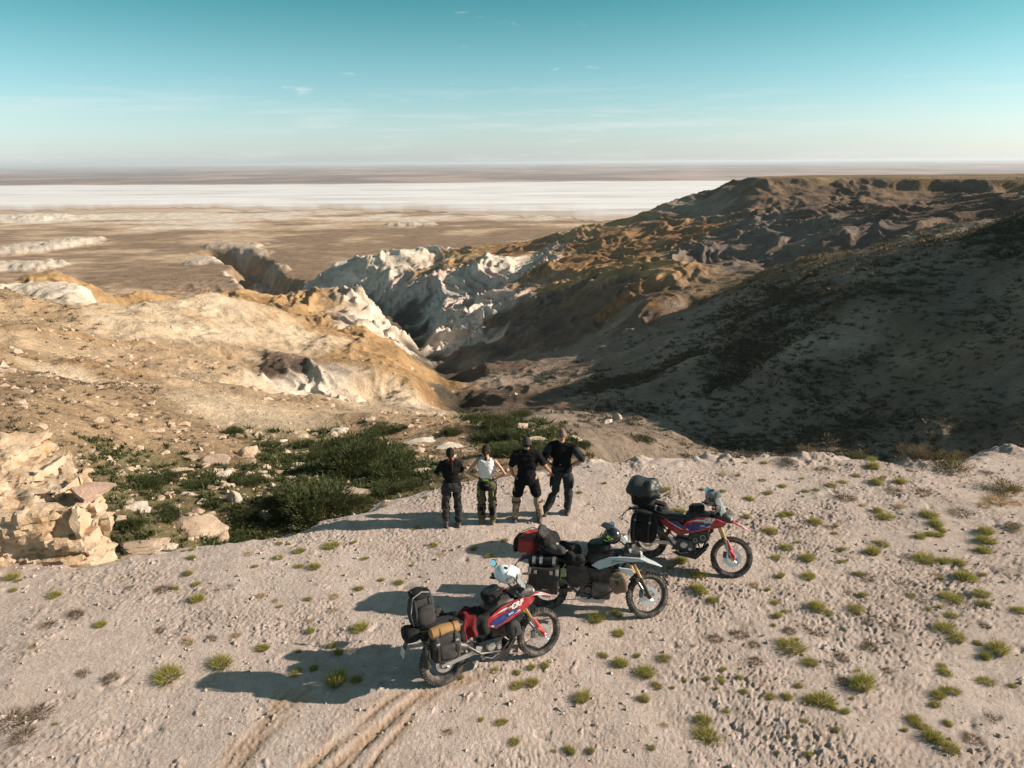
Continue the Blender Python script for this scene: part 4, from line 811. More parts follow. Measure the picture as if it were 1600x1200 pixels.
def wheel(parent, name, c, major, minor, rimr, xf, discr, disc_y=-.068, knob=True, seed=0, rim_m=None):
    w = MB()
    w.lathe([(rimr-.012, -.026), (rimr+.010, -.03), (rimr+.018, -.034), (rimr+.018, .034), (rimr+.010, .03), (rimr-.012, .026)], c, 48, closed=True)
    w.lathe([(.012, -.075), (.034, -.07), (.034, -.045), (.022, -.03), (.022, .03), (.034, .045), (.034, .07), (.012, .075)], c, 16)
    part = w.build(name, rim_m or RIM, parent, xf)
    t = MB(); prof = []
    for k in range(12):
        a = 2*math.pi*k/12; prof.append((major+minor*math.cos(a)*1.0, minor*1.05*math.sin(a)))
    t.lathe(prof, c, 56, closed=True)
    if knob:
        for row, (ya, rr) in enumerate(((-.75, .78), (-.3, 1.0), (.3, 1.0), (.75, .78))):
            for k in range(44):
                a = 2*math.pi*(k+.5*(row % 2))/44; r0 = major+minor*math.sqrt(1-ya*ya)+.002; cx = (math.cos(a)*r0+c[0], ya*minor*1.05+c[1], math.sin(a)*r0+c[2])
                t.box(cx, (.016, minor*.42, .024), 0, Matrix.Rotation(-a, 3, 'Y'))
    t.build('tyre', RUBBER, part, xf, 30)
    sp = MB()
    for k in range(32):
        a = 2*math.pi*k/32; a2 = a+(.42 if k % 2 else -.42); yy_ = .05 if k % 4 < 2 else -.05
        sp.tube([(c[0]+.03*math.cos(a2), c[1]+yy_, c[2]+.03*math.sin(a2)), (c[0]+(rimr-.01)*math.cos(a), c[1]+yy_*.1, c[2]+(rimr-.01)*math.sin(a))], .0022, 4)
    sp.build('spokes', STEEL, part, xf)
    d = MB(); n = 40; pr = [(discr*.62, disc_y-.002), (discr, disc_y-.002), (discr, disc_y+.002), (discr*.62, disc_y+.002)]; d.lathe(pr, c, n, closed=True)
    for k in range(6):
        a = k*math.pi/3; d.tube([(c[0]+.03*math.cos(a), c[1]+disc_y, c[2]+.03*math.sin(a)), (c[0]+discr*.68*math.cos(a+.3), c[1]+disc_y, c[2]+discr*.68*math.sin(a+.3))], .006, 5)
    d.build('brake_disc', SILVER, part, xf); return part
def mirror_y(poly): return [(x, -y, z) for x, y, z in poly]
def make_bike(kind, label, loc, yaw, lean, steer, decal=True):
    red = kind == 'red'
    WB, RA, FA = (1.455, .325, .347) if red else (1.58, .322, .347)
    e = link('motorcycle', None); e.empty_display_size = .3; e.location = loc; e.rotation_euler = (rad(lean), 0, rad(yaw)); tag(e, label, 'motorbike', 'loaded motorbikes parked on the pale ground')
    A = Vector((WB, 0, FA)); ax = Vector((-math.sin(rad(27)), 0, math.cos(rad(27))))
    piv = A+ax*.75+Vector((-.04, 0, 0)); FX = Matrix.Translation(piv) @ Matrix.Rotation(rad(steer), 4, ax) @ Matrix.Translation(-piv)
    def F(t, y, off=0.0): p = A+ax*t; return (p.x+off*ax.z, y, p.z-off*ax.x)
    wheel(e, 'front_wheel', A[:], .305, .043, .27, FX, .15 if red else .152)
    wheel(e, 'rear_wheel', (0, 0, RA), .265, .062, .225, None, .12)
    for s in (-1, 1):
        y = s*.098
        MB().tube([F(.30, y), F(.82, y)], .024, 12).build('fork_tube', GOLD, e, FX)
        lo = MB().tube([F(-.03, y), F(0, y), F(.06, y), F(.34, y)], [.024, .034, .029, .027], 12).build('fork_leg', STEEL if red else BLACK, e, FX)
        if red: MB().tube([F(-.035, y*1.12, .012), F(.03, y*1.15, .016), F(.16, y*1.15, .016), F(.34, y*1.1, .016)], [.022, .040, .036, .020], 10, .8).build('fork_guard', RED, lo, FX)
    MB().box(F(.60, 0), (.09, .25, .045), .012, Matrix.Rotation(rad(-27), 3, 'Y')).box(F(.80, 0), (.09, .25, .035), .012, Matrix.Rotation(rad(-27), 3, 'Y')).build('triple_clamp', ENG, e, FX)
    MB().box(F(.10, -.075, -.10), (.06, .035, .11), .01).build('brake_caliper', ENG, e, FX)
    # handlebar group
    h0 = Vector(F(.86, 0)); bar = [(h0.x-.10, .41, h0.z+.06), (h0.x-.05, .25, h0.z+.085), (h0.x+.0, .10, h0.z+.06), (h0.x+.01, 0, h0.z+.03)]; bar = bar+[(p[0], -p[1], p[2]) for p in bar[-2::-1]]
    hb = MB().tube(bar, .012, 8).build('handlebar', BLACK, e, FX)
    for s in (-1, 1):
        MB().tube([(h0.x-.10, s*.41, h0.z+.06), (h0.x-.07, s*.30, h0.z+.078)], .019, 10).build('grip', RUBBER, hb, FX)
        MB().loft([((h0.x-.06+.10*math.sin(t*math.pi), s*(.44-.22*t), h0.z+.07), .008, .05-.012*abs(t-.5), (1, 0, 0), (0, 0, 1)) for t in (0, .2, .4, .6, .8, 1)], 8, 3).build('hand_guard', BLACK, hb, FX)
        ms = MB().tube([(h0.x-.06, s*.27, h0.z+.08), (h0.x-.05, s*.30, h0.z+.18), (h0.x-.06, s*.33, h0.z+.25)], .006, 6).build('mirror', BLACK, hb, FX)
        MB().lathe([(.0, -.012), (.05, -.012), (.056, 0), (.0, .010)], (0, 0, 0), 20, 'x').build('mirror_shell', BLACK, ms, FX @ Matrix.Translation((h0.x-.06, s*.345, h0.z+.29)) @ Matrix.Rotation(rad(38*s), 4, 'Z') @ Matrix.Rotation(rad(14), 4, 'Y'))
        MB().lathe([(.0, -.0015), (.046, -.0015), (.046, .0015), (.0, .0015)], (0, 0, 0), 20, 'x').build('mirror_glass', MIRROR, ms, FX @ Matrix.Translation((h0.x-.06, s*.345, h0.z+.29)) @ Matrix.Rotation(rad(38*s), 4, 'Z') @ Matrix.Rotation(rad(14), 4, 'Y') @ Matrix.Translation((-.0145, 0, 0)))
    for i_, (ya, yb) in enumerate(((.22, .06), (-.22, -.05), (.14, -.09))): MB().tube([(h0.x-.04, ya, h0.z+.08), (h0.x+.07, ya*.8, h0.z+.10), (h0.x+.13, yb, h0.z-.05), (h0.x+.06, yb, h0.z-.25)], .005, 5).build('cable', RUBBER, hb, FX)
    # frame, engine, swingarm
    hd = (WB-.36, .94)
    fr = MB()
    for s in (-1, 1):
        fr.tube([(hd[0]+.02, s*.03, hd[1]), (.78, s*.10, .80), (.56, s*.11, .60), (.53, s*.10, .40)], .021, 8).tube([(.58, s*.09, .70), (.2, s*.11, .80), (-.28, s*.10, .88)], .014, 8).tube([(.5, s*.09, .5), (.1, s*.11, .77)], .012, 8)
        fr.tube([(hd[0]+.02, s*.02, hd[1]-.06), (.97, s*.06, .42), (.86, s*.10, .27), (.55, s*.10, .26)], .015, 8)
    fr.build('frame', BLACK, e)
    sa = MB()
    for s in (-1, 1): sa.loft([((.56, s*.10, .42), .018, .042, (0, 1, 0), (0, 0, 1)), ((.28, s*.105, .375), .017, .038, (0, 1, 0), (0, 0, 1)), ((-.05, s*.105, RA), .015, .024, (0, 1, 0), (0, 0, 1))], 8, 4)
    sa.box((.40, 0, .395), (.07, .2, .06), .01).build('swingarm', SILVER if red else BLACK, e)
    en = MB().box((.66, 0, .41), (.36, .26, .24), .05).box((.80, 0, .58), (.19, .19, .24), .03, Matrix.Rotation(rad(16), 3, 'Y'))
    for k in range(5): en.box((.79+.012*k, 0, .52+.035*k), (.21, .21, .012), .003, Matrix.Rotation(rad(16), 3, 'Y'))
    eng = en.build('engine', ENG, e)
    MB().lathe([(.0, -.165), (.05, -.165), (.062, -.155), (.075, -.12), (.0, -.12)], (.66, 0, .43), 24).build('clutch_cover', SILVER if red else ENG, eng)
    MB().lathe([(.0, -.16), (.026, -.158), (.034, -.12), (.0, -.12)], (.775, 0, .385), 16).build('oil_filter_cover', SILVER if red else ENG, eng)
    MB().plate([(.46, -.14, .25), (.60, -.15, .215), (.90, -.15, .235), (1.05, -.13, .42), (1.02, -.13, .47), (.90, -.145, .33), (.58, -.14, .30)], .012, -1).plate([(.46, .14, .25), (.60, .15, .215), (.90, .15, .235), (1.05, .13, .42), (1.02, .13, .47), (.90, .145, .33), (.58, .14, .30)], .012).box((.72, 0, .222), (.36, .28, .012), .004).box((.97, 0, .33), (.02, .26, .21), .005, Matrix.Rotation(rad(37), 3, 'Y')).build('skid_plate', BLACK if red else STEEL, e)
    MB().box((1.0, 0, .68), (.05, .34, .26), .01, Matrix.Rotation(rad(-10), 3, 'Y')).build('radiator', BLACK, e)
    MB().tube([(.86, -.06, .52), (.95, -.10, .40), (.80, -.13, .31), (.5, -.13, .36), (.30, -.16, .55)], .022, 10).tube([(.32, -.17, .54), (.26, -.175, .57), (-.16, -.19, .76), (-.22, -.19, .785)], [.03, .056, .062, .045], 14).build('exhaust', ENG, e)
    MB().tube([(.50, -.14, .335), (.56, -.20, .325), (.64, -.20, .29), (.73, -.19, .32)], .009, 8).box((.735, -.19, .325), (.04, .03, .012), .003).build('brake_pedal', STEEL, e)
    for s in (-1, 1): MB().box((.50, s*.20, .35), (.05, .11, .018), .004).build('footpeg', STEEL, e)
    MB().box((.47, -.135, .42), (.09, .012, .12), .004, Matrix.Rotation(.4, 3, 'Y')).build('heel_guard', SILVER, e)
    MB().tube([(.50, .13, .33), (.45, .26, .12), (.43, .30, -.035 if red else -.04)], [.014, .012, .012], 8).box((.43, .31, -.03), (.05, .05, .012), .003).build('side_stand', STEEL, e)
    MB().tube([(.30, 0, .46), (.42, 0, .74)], .035, 12).build('shock_absorber', RED if red else STEEL, e)
    # seat and tail
    MB().loft([((.74, 0, .90), .075, .035, (0, 1, 0), (0, 0, 1)), ((.58, 0, .865), .10, .05, (0, 1, 0), (0, 0, 1)), ((.36, 0, .86), .125, .05, (0, 1, 0), (0, 0, 1)), ((.08, 0, .895), .12, .05, (0, 1, 0), (0, 0, 1)), ((-.22, 0, .93), .085, .035, (0, 1, 0), (0, 0, 1))], 14, 2.6).build('seat', SEATM, e)
    tl = MB().loft([((-.12, 0, .87), .10, .035, (0, 1, 0), (0, 0, 1)), ((-.34, 0, .85), .085, .02, (0, 1, 0), (0, 0, 1)), ((-.47, 0, .76), .07, .012, (0, 1, 0), (.5, 0, .86)), ((-.52, 0, .66), .06, .010, (0, 1, 0), (.9, 0, .4))], 10, 4).build('rear_fender', BLACK, e)
    MB().box((-.535, 0, .63), (.006, .17, .12), .002, Matrix.Rotation(rad(14), 3, 'Y')).build('licence_plate', PLATE, tl)
    MB().box((-.40, 0, .83), (.03, .10, .035), .006).build('tail_light', RED, tl)
    rk = MB()
    for s in (-1, 1): rk.tube([(.18, s*.12, .80), (.16, s*.20, .74), (-.26, s*.20, .74), (-.3, s*.12, .88)], .009, 6).tube([(.16, s*.20, .74), (.08, s*.2, .50), (-.18, s*.2, .50), (-.26, s*.20, .74)], .008, 6)
    rk.box((-.2, 0, .945), (.26, .2, .014), .004).build('luggage_rack', BLACK, e)
    for s in (-1, 1):
        my = (lambda p: p) if s > 0 else mirror_y
        if red:
            sh = MB().plate(my([(.60, .145, .74), (.66, .15, .86), (.84, .18, .985), (1.02, .215, 1.035), (1.22, .22, 1.03), (1.34, .19, .985), (1.30, .195, .93), (1.19, .215, .88), (1.08, .22, .84), (.92, .20, .75), (.76, .175, .68)]), .035, s).build('shroud', RED, e)
            MB().plate(my([(.655, .158, .775), (.86, .194, .885), (1.07, .228, .93), (1.05, .226, .88), (.90, .203, .79), (.755, .18, .715)]), .008, s).build('blue_panel', BLUE, sh)
            MB().plate(my([(.67, .162, .735), (.70, .164, .715), (1.09, .230, .885), (1.10, .231, .908)]), .006, s).build('white_stripe', WHITE, sh)
            MB().plate(my([(.67, .161, .85), (.78, .176, .90), (.98, .21, .955), (1.10, .225, .955), (1.02, .219, .985), (.86, .193, .955)]), .007, s).build('white_stripe', WHITE, sh)
            MB().plate(my([(.62, .135, .73), (.74, .15, .67), (.56, .14, .58), (.36, .13, .66), (.16, .125, .80), (.30, .125, .80), (.48, .13, .76)]), .02, s).build('side_panel', BLACK if decal else RED, e)
            if not decal:
                MB().plate(my([(.50, .145, .83), (.64, .155, .76), (.60, .152, .71), (.36, .139, .80)]), .006, s).build('blue_panel', BLUE, sh); MB().plate(my([(.34, .138, .785), (.60, .156, .70), (.61, .157, .715), (.33, .138, .80)]), .004, s).build('white_stripe', WHITE, sh)
            MB().plate(my([(.78, .178, .67), (.95, .20, .75), (1.06, .215, .82), (1.08, .20, .66), (.98, .19, .54), (.86, .175, .54)]), .02, s).build('radiator_guard', BLACK, e)
            ang = Matrix.Rotation(math.atan2(.18, .44), 4, 'X')
            B = Matrix.Translation((1.045, s*.229, .982)) @ (Matrix.Rotation(math.pi/2, 4, 'X') if s < 0 else Matrix.Rotation(math.pi, 4, 'Z') @ Matrix.Rotation(math.pi/2, 4, 'X'))
            text_mesh('CRF', .105, WHITE, sh, B @ Matrix.Rotation(rad(14)*(-s), 4, 'Z'), shear=.35, bold=.004)
            B2 = Matrix.Translation((.97, s*.216, .875)) @ (Matrix.Rotation(math.pi/2, 4, 'X') if s < 0 else Matrix.Rotation(math.pi, 4, 'Z') @ Matrix.Rotation(math.pi/2, 4, 'X'))
            text_mesh('RALLY', .038, WHITE, sh, B2 @ Matrix.Rotation(rad(20)*(-s), 4, 'Z'), shear=.3, bold=.001)
        else:
            sh = MB().plate(my([(.70, .15, .84), (.80, .17, .93), (.98, .20, 1.01), (1.20, .20, 1.03), (1.42, .13, 1.00), (1.56, .07, .93), (1.40, .14, .95), (1.24, .20, .955), (1.10, .22, .93), (.96, .215, .86), (.82, .19, .80)]), .03, s).build('tank_panel', PALEGREY, e)
            MB().plate(my([(.98, .205, .90), (1.12, .226, .955), (1.30, .19, .965), (1.20, .21, .985), (1.02, .205, .97)]), .006, s).build('grey_panel', GREYP, sh)
            MB().plate(my([(1.12, .225, .865), (1.32, .215, .85), (1.36, .20, .79), (1.30, .205, .735), (1.15, .225, .79)]), .02, s).build('radiator_panel', WHITE, e)
            MB().plate(my([(.60, .14, .80), (.80, .175, .79), (.98, .20, .84), (1.14, .215, .80), (1.1, .20, .62), (.9, .18, .55), (.62, .15, .62)]), .03, s).build('side_panel', BLACK, e)
            MB().tube(my([(1.06, .10, .86), (1.12, .27, .74), (1.05, .28, .52), (.84, .22, .33), (.62, .12, .28)]), .013, 8).tube(my([(1.10, .27, .64), (.82, .24, .62), (.60, .13, .60)]), .012, 8).build('crash_bar', BLACK, e)
    if not red:
        MB().box((.86, 0, .44), (.30, .36, .30), .05).build('engine_guard', ENG, e)
        for s in (-1, 1): MB().plate([(.12, s*.15, .80), (.62, s*.16, .83), (.70, s*.17, .58), (.48, s*.15, .44), (.24, s*.14, .56)], .02, s).build('lower_panel', BLACK, e)
    MB().bag((.86, 0, .93), (.50, .30, .26), 3, .0, sub=3).build('fuel_tank', BLACK, e)
    # nose
    fz = WB-1.455
    if red:
        cow = MB().loft([((1.12, 0, 1.02), .13, .10, (0, 1, 0), (.2, 0, 1)), ((1.26, 0, 1.04), .125, .10, (0, 1, 0), (.3, 0, .95)), ((1.36, 0, 1.01), .08, .075, (0, 1, 0), (.4, 0, .9)), ((1.41, 0, .985), .04, .04, (0, 1, 0), (.4, 0, .9))], 14, 2.6).build('headlight_cowl', BLACK, e)
        for s in (-1, 1): MB().lathe([(.0, .0), (.034, .0), (.030, .02), (.0, .028)], (0, 0, 0), 16, 'x').build('headlight', LENS, cow, Matrix.Translation((1.375, s*.042, 1.035)) @ Matrix.Rotation(rad(-12), 4, 'Y'))
        sw, bx_, bz, tx, tz, w0, w1 = 7, 1.33, 1.06, 1.13, 1.41, .125, .085
        fd = [((1.14, 0, .90), .07, .012), ((1.28, 0, .945), .075, .022), ((1.42, 0, .945), .07, .024), ((1.55, 0, .905), .055, .018), ((1.67, 0, .845), .038, .010), ((1.75, 0, .80), .014, .004)]
        fe = MB().loft([(c, w, h, (0, 1, 0), (.15, 0, 1)) for c, w, h in fd], 12, 2.3).build('front_fender', RED, e, FX)
        for s in (-1, 1): MB().plate([(1.34, s*.045, .973), (1.55, s*.038, .925), (1.70, s*.022, .838), (1.71, s*.016, .836), (1.55, s*.026, .930), (1.36, s*.030, .978)], .004, s).build('white_stripe', WHITE, fe, FX)
        MB().plate([(1.20, -.06, .98), (1.36, -.055, .985), (1.38, .055, .985), (1.20, .06, .98)], .0, 1)
    else:
        cow = MB().loft([((1.18, 0, 1.02), .14, .10, (0, 1, 0), (.2, 0, 1)), ((1.34, 0, 1.04), .13, .11, (0, 1, 0), (.3, 0, .95)), ((1.45, 0, 1.01), .09, .08, (0, 1, 0), (.4, 0, .9))], 14, 2.6).build('headlight_cowl', BLACK, e)
        for s in (-1, 1): MB().lathe([(.0, .0), (.05, .0), (.046, .02), (.0, .034)], (0, 0, 0), 18, 'x').build('headlight', LENS, cow, Matrix.Translation((1.44, s*.06, 1.05)) @ Matrix.Rotation(rad(-14), 4, 'Y'))
        MB().loft([((1.36, 0, .955), .10, .014, (0, 1, 0), (.2, 0, 1)), ((1.52, 0, .935), .085, .020, (0, 1, 0), (.3, 0, 1)), ((1.68, 0, .885), .055, .014, (0, 1, 0), (.4, 0, 1)), ((1.78, 0, .845), .022, .005, (0, 1, 0), (.4, 0, 1))], 12, 2.4).build('beak', PALEGREY, e)
        arc = [((WB+.385*math.cos(rad(a)), 0, FA+.385*math.sin(rad(a))), .055-.00012*(a-75)**2*.05, .006, (0, 1, 0), (math.cos(rad(a)), 0, math.sin(rad(a)))) for a in range(20, 150, 12)]
        MB().loft(arc, 10, 3).build('front_fender', BLACK, e, FX)
        bx_, bz, tx, tz, w0, w1 = 1.38, 1.08, 1.22, 1.32, .13, .09
    sc_v, sc_f = [], []; nn, mm = 7, 6
    for i in range(mm):
        t = i/(mm-1); w = w0+(w1-w0)*t
        for j in range(nn): q = j/(nn-1)*2-1; sc_v.append((bx_+(tx-bx_)*t-.09*q*q, w*q, bz+(tz-bz)*t-.015*q*q*(t > .9)))
    for i in range(mm-1):
        for j in range(nn-1): sc_f.append((i*nn+j, i*nn+j+1, (i+1)*nn+j+1, (i+1)*nn+j))
    b0 = len(sc_v); sc_v += [(x-.004, y, z-.001) for x, y, z in sc_v]; sc_f += [tuple(b0+q for q in f[::-1]) for f in sc_f]
    MB().add(sc_v, sc_f).build('windscreen', GLASS, cow)
    return e
def bike_matrix(b): return Matrix.Translation(b.location) @ b.rotation_euler.to_matrix().to_4x4()
def on_bike(b, name, loc, rot, label, cat, group=None):
    e = link(name, None); e.empty_display_size = .1; e.matrix_world = bike_matrix(b) @ Matrix.Translation(loc) @ (rot if rot is not None else Matrix.Identity(4)); tag(e, label, cat, group); return e
def helmet(b, loc, yaw, pitch, shell, trim, label, roll=0, neon=False):
    e = on_bike(b, 'helmet', loc, Matrix.Rotation(rad(yaw), 4, 'Z') @ Matrix.Rotation(rad(pitch), 4, 'Y') @ Matrix.Rotation(rad(roll), 4, 'X'), label, 'helmet', 'helmets set down on the motorbikes')
    v, f = _ICO[4]; w = v.copy(); w[:, 0] *= .138; w[:, 1] *= .122; w[:, 2] *= .135
    fr_ = sstep(.02, .11, w[:, 0]); lowz = sstep(.0, -.10, w[:, 2]); w[:, 0] += .045*fr_*lowz; w[:, 2] -= .035*fr_*lowz; w[:, 1] *= 1-.16*fr_*lowz; w[:, 2] = np.maximum(w[:, 2], -.118)
    port = (v[:, 0] > .45) & (v[:, 2] > -.28) & (v[:, 2] < .38); w[port] *= .93
    MB().add(w, f).build('shell', shell, e, angle=60)
    vi = v.copy(); k = (v[:, 0] > .42) & (v[:, 2] > -.30) & (v[:, 2] < .40); fk = [q for q in f if k[q].all()]
    MB().add(v*np.array([.135, .119, .132]), fk).build('visor', trim, e, angle=60)
    MB().loft([((.06, 0, .115), .095, .012, (0, 1, 0), (-.3, 0, 1)), ((.13, 0, .118), .09, .010, (0, 1, 0), (-.1, 0, 1)), ((.21, 0, .10), .07, .007, (0, 1, 0), (0, 0, 1))], 12, 3).build('peak', shell if not neon else trim, e)
    MB().box((.172, 0, -.085), (.012, .07, .022), .004).build('chin_vent', BLACK, e)
    MB().box((.02, 0, .137), (.05, .035, .008), .003).build('top_vent', BLACK, e)
    if neon:
        for s in (-1, 1): MB().plate([(-.06, s*.116, .03), (.03, s*.126, .05), (.06, s*.118, .02), (.0, s*.125, -.02)], .004, s).plate([(-.02, s*.122, -.05), (.08, s*.108, -.06), (.06, s*.108, -.085)], .004, s).build('neon_graphic', NEON, e)
def soft_pannier(b, side, label, m, sz=(.40, .20, .38), loc=(-.03, .305, .73)):
    e = on_bike(b, 'saddlebag', (loc[0], loc[1]*side, loc[2]-sz[2]/2), None, label, 'saddlebag', 'soft saddlebags on the red motorbikes')
    h = sz[2]/2
    MB().bag((0, 0, h), sz, 5, .012, 7, 31, 4).build('bag_body', m, e)
    MB().bag((0, side*sz[1]*.52, h*.85), (sz[0]*.62, .07, sz[2]*.55), 5, .008, 7, 32).build('outer_pocket', m, e)
    MB().bag((0, 0, sz[2]*.99), (sz[0]*.9, sz[1]*.8, .09), 3, .012, 9, 33).build('rolled_top', m, e)
    for x in (-.13, .13):
        st = MB().tube([(x, -side*sz[1]*.3, sz[2]*1.04), (x, side*sz[1]*.35, sz[2]*1.05), (x, side*sz[1]*.56, sz[2]*.9), (x, side*sz[1]*.60+side*.03, h), (x, side*sz[1]*.52, .04)], .018, 6, .25, (1, 0, 0)).build('strap', BLACK, e)
        MB().box((x, side*(sz[1]*.62), sz[2]*.78), (.045, .012, .03), .004).build('buckle', GREYP, st)
    return e
# ------------------------------------------------------------------ the three motorbikes and what they carry
def spot(px, py): p = at_z(px, py); return (p[0], p[1], bench_z(p[0], p[1])-.012)
def yaw_of(a, b): return math.degrees(math.atan2(b[1]-a[1], b[0]-a[0]))
r1, f1_ = spot(695, 1068), spot(845, 1022)
b1 = make_bike('red', 'nearest red and blue motorbike, with a white helmet and grey bags', r1, yaw_of(r1, f1_), -8, 6)
f2_ = spot(1010, 960); y2 = -9.0; r2 = (f2_[0]-1.58*math.cos(rad(y2)), f2_[1]-1.58*math.sin(rad(y2)), 0); r2 = (r2[0], r2[1], bench_z(r2[0], r2[1])-.012)
b2 = make_bike('grey', 'middle motorbike, silver grey and black with a hard side case', r2, y2, -8, 26)
r3, f3_ = spot(1011, 868), spot(1128, 897)
b3 = make_bike('red', 'farthest red motorbike, with black bags and a dark helmet at its screen', r3, yaw_of(r3, f3_), -8, 26, decal=False)
I4 = None
# near bike
soft_pannier(b1, -1, 'dark grey saddlebag on the near side of the nearest motorbike', CORDG); soft_pannier(b1, 1, 'dark grey saddlebag on the hidden far side of the nearest motorbike', CORDG)
e = on_bike(b1, 'stuff_sack', (-.02, -.30, .945), Matrix.Rotation(rad(4), 4, 'Z'), 'ochre yellow stuff sack lying on the grey saddlebag of the nearest motorbike', 'stuff sack')
MB().tube([(-.21, 0, 0), (-.19, 0, 0), (-.06, 0, .008), (.08, 0, .0), (.19, 0, 0), (.205, 0, 0)], [.05, .075, .083, .079, .07, .035], 18).build('sack_body', OCHBAG, e)
MB().tube([(-.10, 0, -.0), (-.085, 0, 0)], .086, 16).build('strap', BLACK, e); MB().tube([(.10, 0, 0), (.115, 0, 0)], .082, 16).build('strap', BLACK, e); MB().tube([(.20, 0, 0), (.235, 0, .01), (.25, .02, -.01)], [.03, .016, .02], 8).build('tied_end', BLACK, e)
e = on_bike(b1, 'backpack', (-.22, .03, .955), Matrix.Rotation(rad(-6), 4, 'X'), 'dark grey backpack standing on the tail of the nearest motorbike', 'backpack')
MB().bag((0, 0, .20), (.34, .34, .42), 3.4, .02, 6, 41, 4, sag=.15).build('pack_body', CORDG, e); MB().bag((.02, -.17, .15), (.24, .08, .26), 4, .01, 7, 42).build('front_pocket', CORDG, e); MB().bag((0, 0, .395), (.30, .30, .11), 3, .015, 7, 43).build('lid', CORD, e)
for x in (-.11, .11): MB().tube([(x, .16, .38), (x, 0, .455), (x, -.165, .36), (x, -.20, .2), (x, -.17, .02)], .014, 6, .3, (1, 0, 0)).build('strap', BLACK, e)
MB().tube([(-.15, -.12, .02), (-.175, -.14, .2), (-.13, -.14, .40), (0, -.13, .455), (.10, -.13, .43)], .008, 6).build('piping', GREYP, e)
e = on_bike(b1, 'tail_bag', (-.42, -.06, .80), None, 'small black bag tied on the rear fender of the nearest motorbike', 'bag'); MB().bag((0, 0, .09), (.22, .3, .18), 3.5, .012, 7, 44).build('bag_body', CORD, e); MB().tube([(0, .14, .14), (0, 0, .19), (0, -.155, .1)], .014, 6, .3, (1, 0, 0)).build('strap', BLACK, e)
e = on_bike(b1, 'bottle_holder', (-.30, -.33, .50), None, 'narrow dark grey bottle pouch behind the near saddlebag of the nearest motorbike', 'pouch'); MB().tube([(0, 0, 0), (0, 0, .02), (0, 0, .26), (0, 0, .31)], [.04, .055, .055, .03], 14).build('pouch_body', CORDG, e); MB().tube([(0, 0, .30), (0, 0, .34)], .025, 12).build('cap', BLACK, e)
def draped(b, x0, x1, label, ma, mb_, drop_r, drop_l, seed, name='jacket', top=.935, half=.135):
    e = on_bike(b, name, ((x0+x1)/2, 0, top), None, label, 'jacket')
    def sheet(xa, xb, push):
        nu, nv = 14, 26; V0 = []
        for i in range(nu):
            x = xa+(xb-xa)*i/(nu-1)-(x0+x1)/2
            for j in range(nv):
                t = j/(nv-1)*2-1; L = (drop_r if t < 0 else drop_l)*abs(t)
                y = math.copysign(min(L, half), t); z = -max(0, L-half)
                if L > half: y += math.copysign(.03*min(1, (L-half)/.1)+.028*math.sin(x*38+seed)*min(1, (L-half)/.15), t)
                z += .02*math.sin(x*23+j*.7+seed)+.012*math.cos(x*41-j*.4)+push*(L < half); y += math.copysign(push, t)*(L > half*.7); V0.append((x+.012*math.sin(j*.9+seed), y, z))
        n = len(V0); cx = [(x, y-math.copysign(.012, y), z-.012) for x, y, z in V0]; f = []
        for i in range(nu-1):
            for j in range(nv-1): a = i*nv+j; f += [(a, a+1, a+nv+1, a+nv), (n+a, n+a+nv, n+a+nv+1, n+a+1)]
        for i in range(nu-1): f += [(i*nv, (i+1)*nv, n+(i+1)*nv, n+i*nv), (i*nv+nv-1, n+i*nv+nv-1, n+(i+1)*nv+nv-1, (i+1)*nv+nv-1)]
        for j in range(nv-1): f += [(j, n+j, n+j+1, j+1), ((nu-1)*nv+j, (nu-1)*nv+j+1, n+(nu-1)*nv+j+1, n+(nu-1)*nv+j)]
        return MB().add(V0+cx, f)
    sheet(x0, x1, 0).build('cloth', ma, e, angle=70)
    if mb_: sheet(x0+(x1-x0)*.30, x0+(x1-x0)*.62, .008).build('back_panel', mb_, e, angle=70)
    return e
draped(b1, .14, .66, 'black and dark red jacket draped over the seat of the nearest motorbike', CORD, REDCL, .42, .35, 1)
def tank_bag(b, loc, sz, label, seed):
    e = on_bike(b, 'tank_bag', loc, Matrix.Rotation(rad(-12), 4, 'Y'), label, 'bag', 'black bags on the tanks'); MB().bag((0, 0, sz[2]/2), sz, 4.5, .01, 8, seed).build('bag_body', CORD, e); MB().bag((0, 0, sz[2]*.98), (sz[0]*.8, sz[1]*.8, .03), 4, .0).build('map_window', BLACK, e)
    MB().tube([(0, sz[1]*.5, .02), (0, sz[1]*.45, sz[2]*.9), (0, 0, sz[2]*1.03), (0, -sz[1]*.45, sz[2]*.9), (0, -sz[1]*.5, .02)], .012, 6, .3, (1, 0, 0)).build('strap', BLACK, e)
tank_bag(b1, (.80, 0, 1.02), (.28, .26, .17), 'black tank bag in front of the dark red jacket, nearest motorbike', 51)
e = on_bike(b1, 'crash_bar_bag', (.96, -.27, .56), None, 'grey round bag hung on the nearest motorbike behind its front wheel', 'bag'); MB().bag((0, 0, .11), (.19, .13, .22), 3, .012, 8, 52).build('bag_body', CORDG, e); MB().tube([(0, -.07, .17), (.02, -.075, .1), (0, -.06, .03)], .01, 6, .3, (1, 0, 0)).build('strap', BLACK, e)
helmet(b1, (.99, .04, 1.345), -35, 18, HWHITE, GREYP, 'white helmet resting on the handlebar of the nearest motorbike', roll=25)
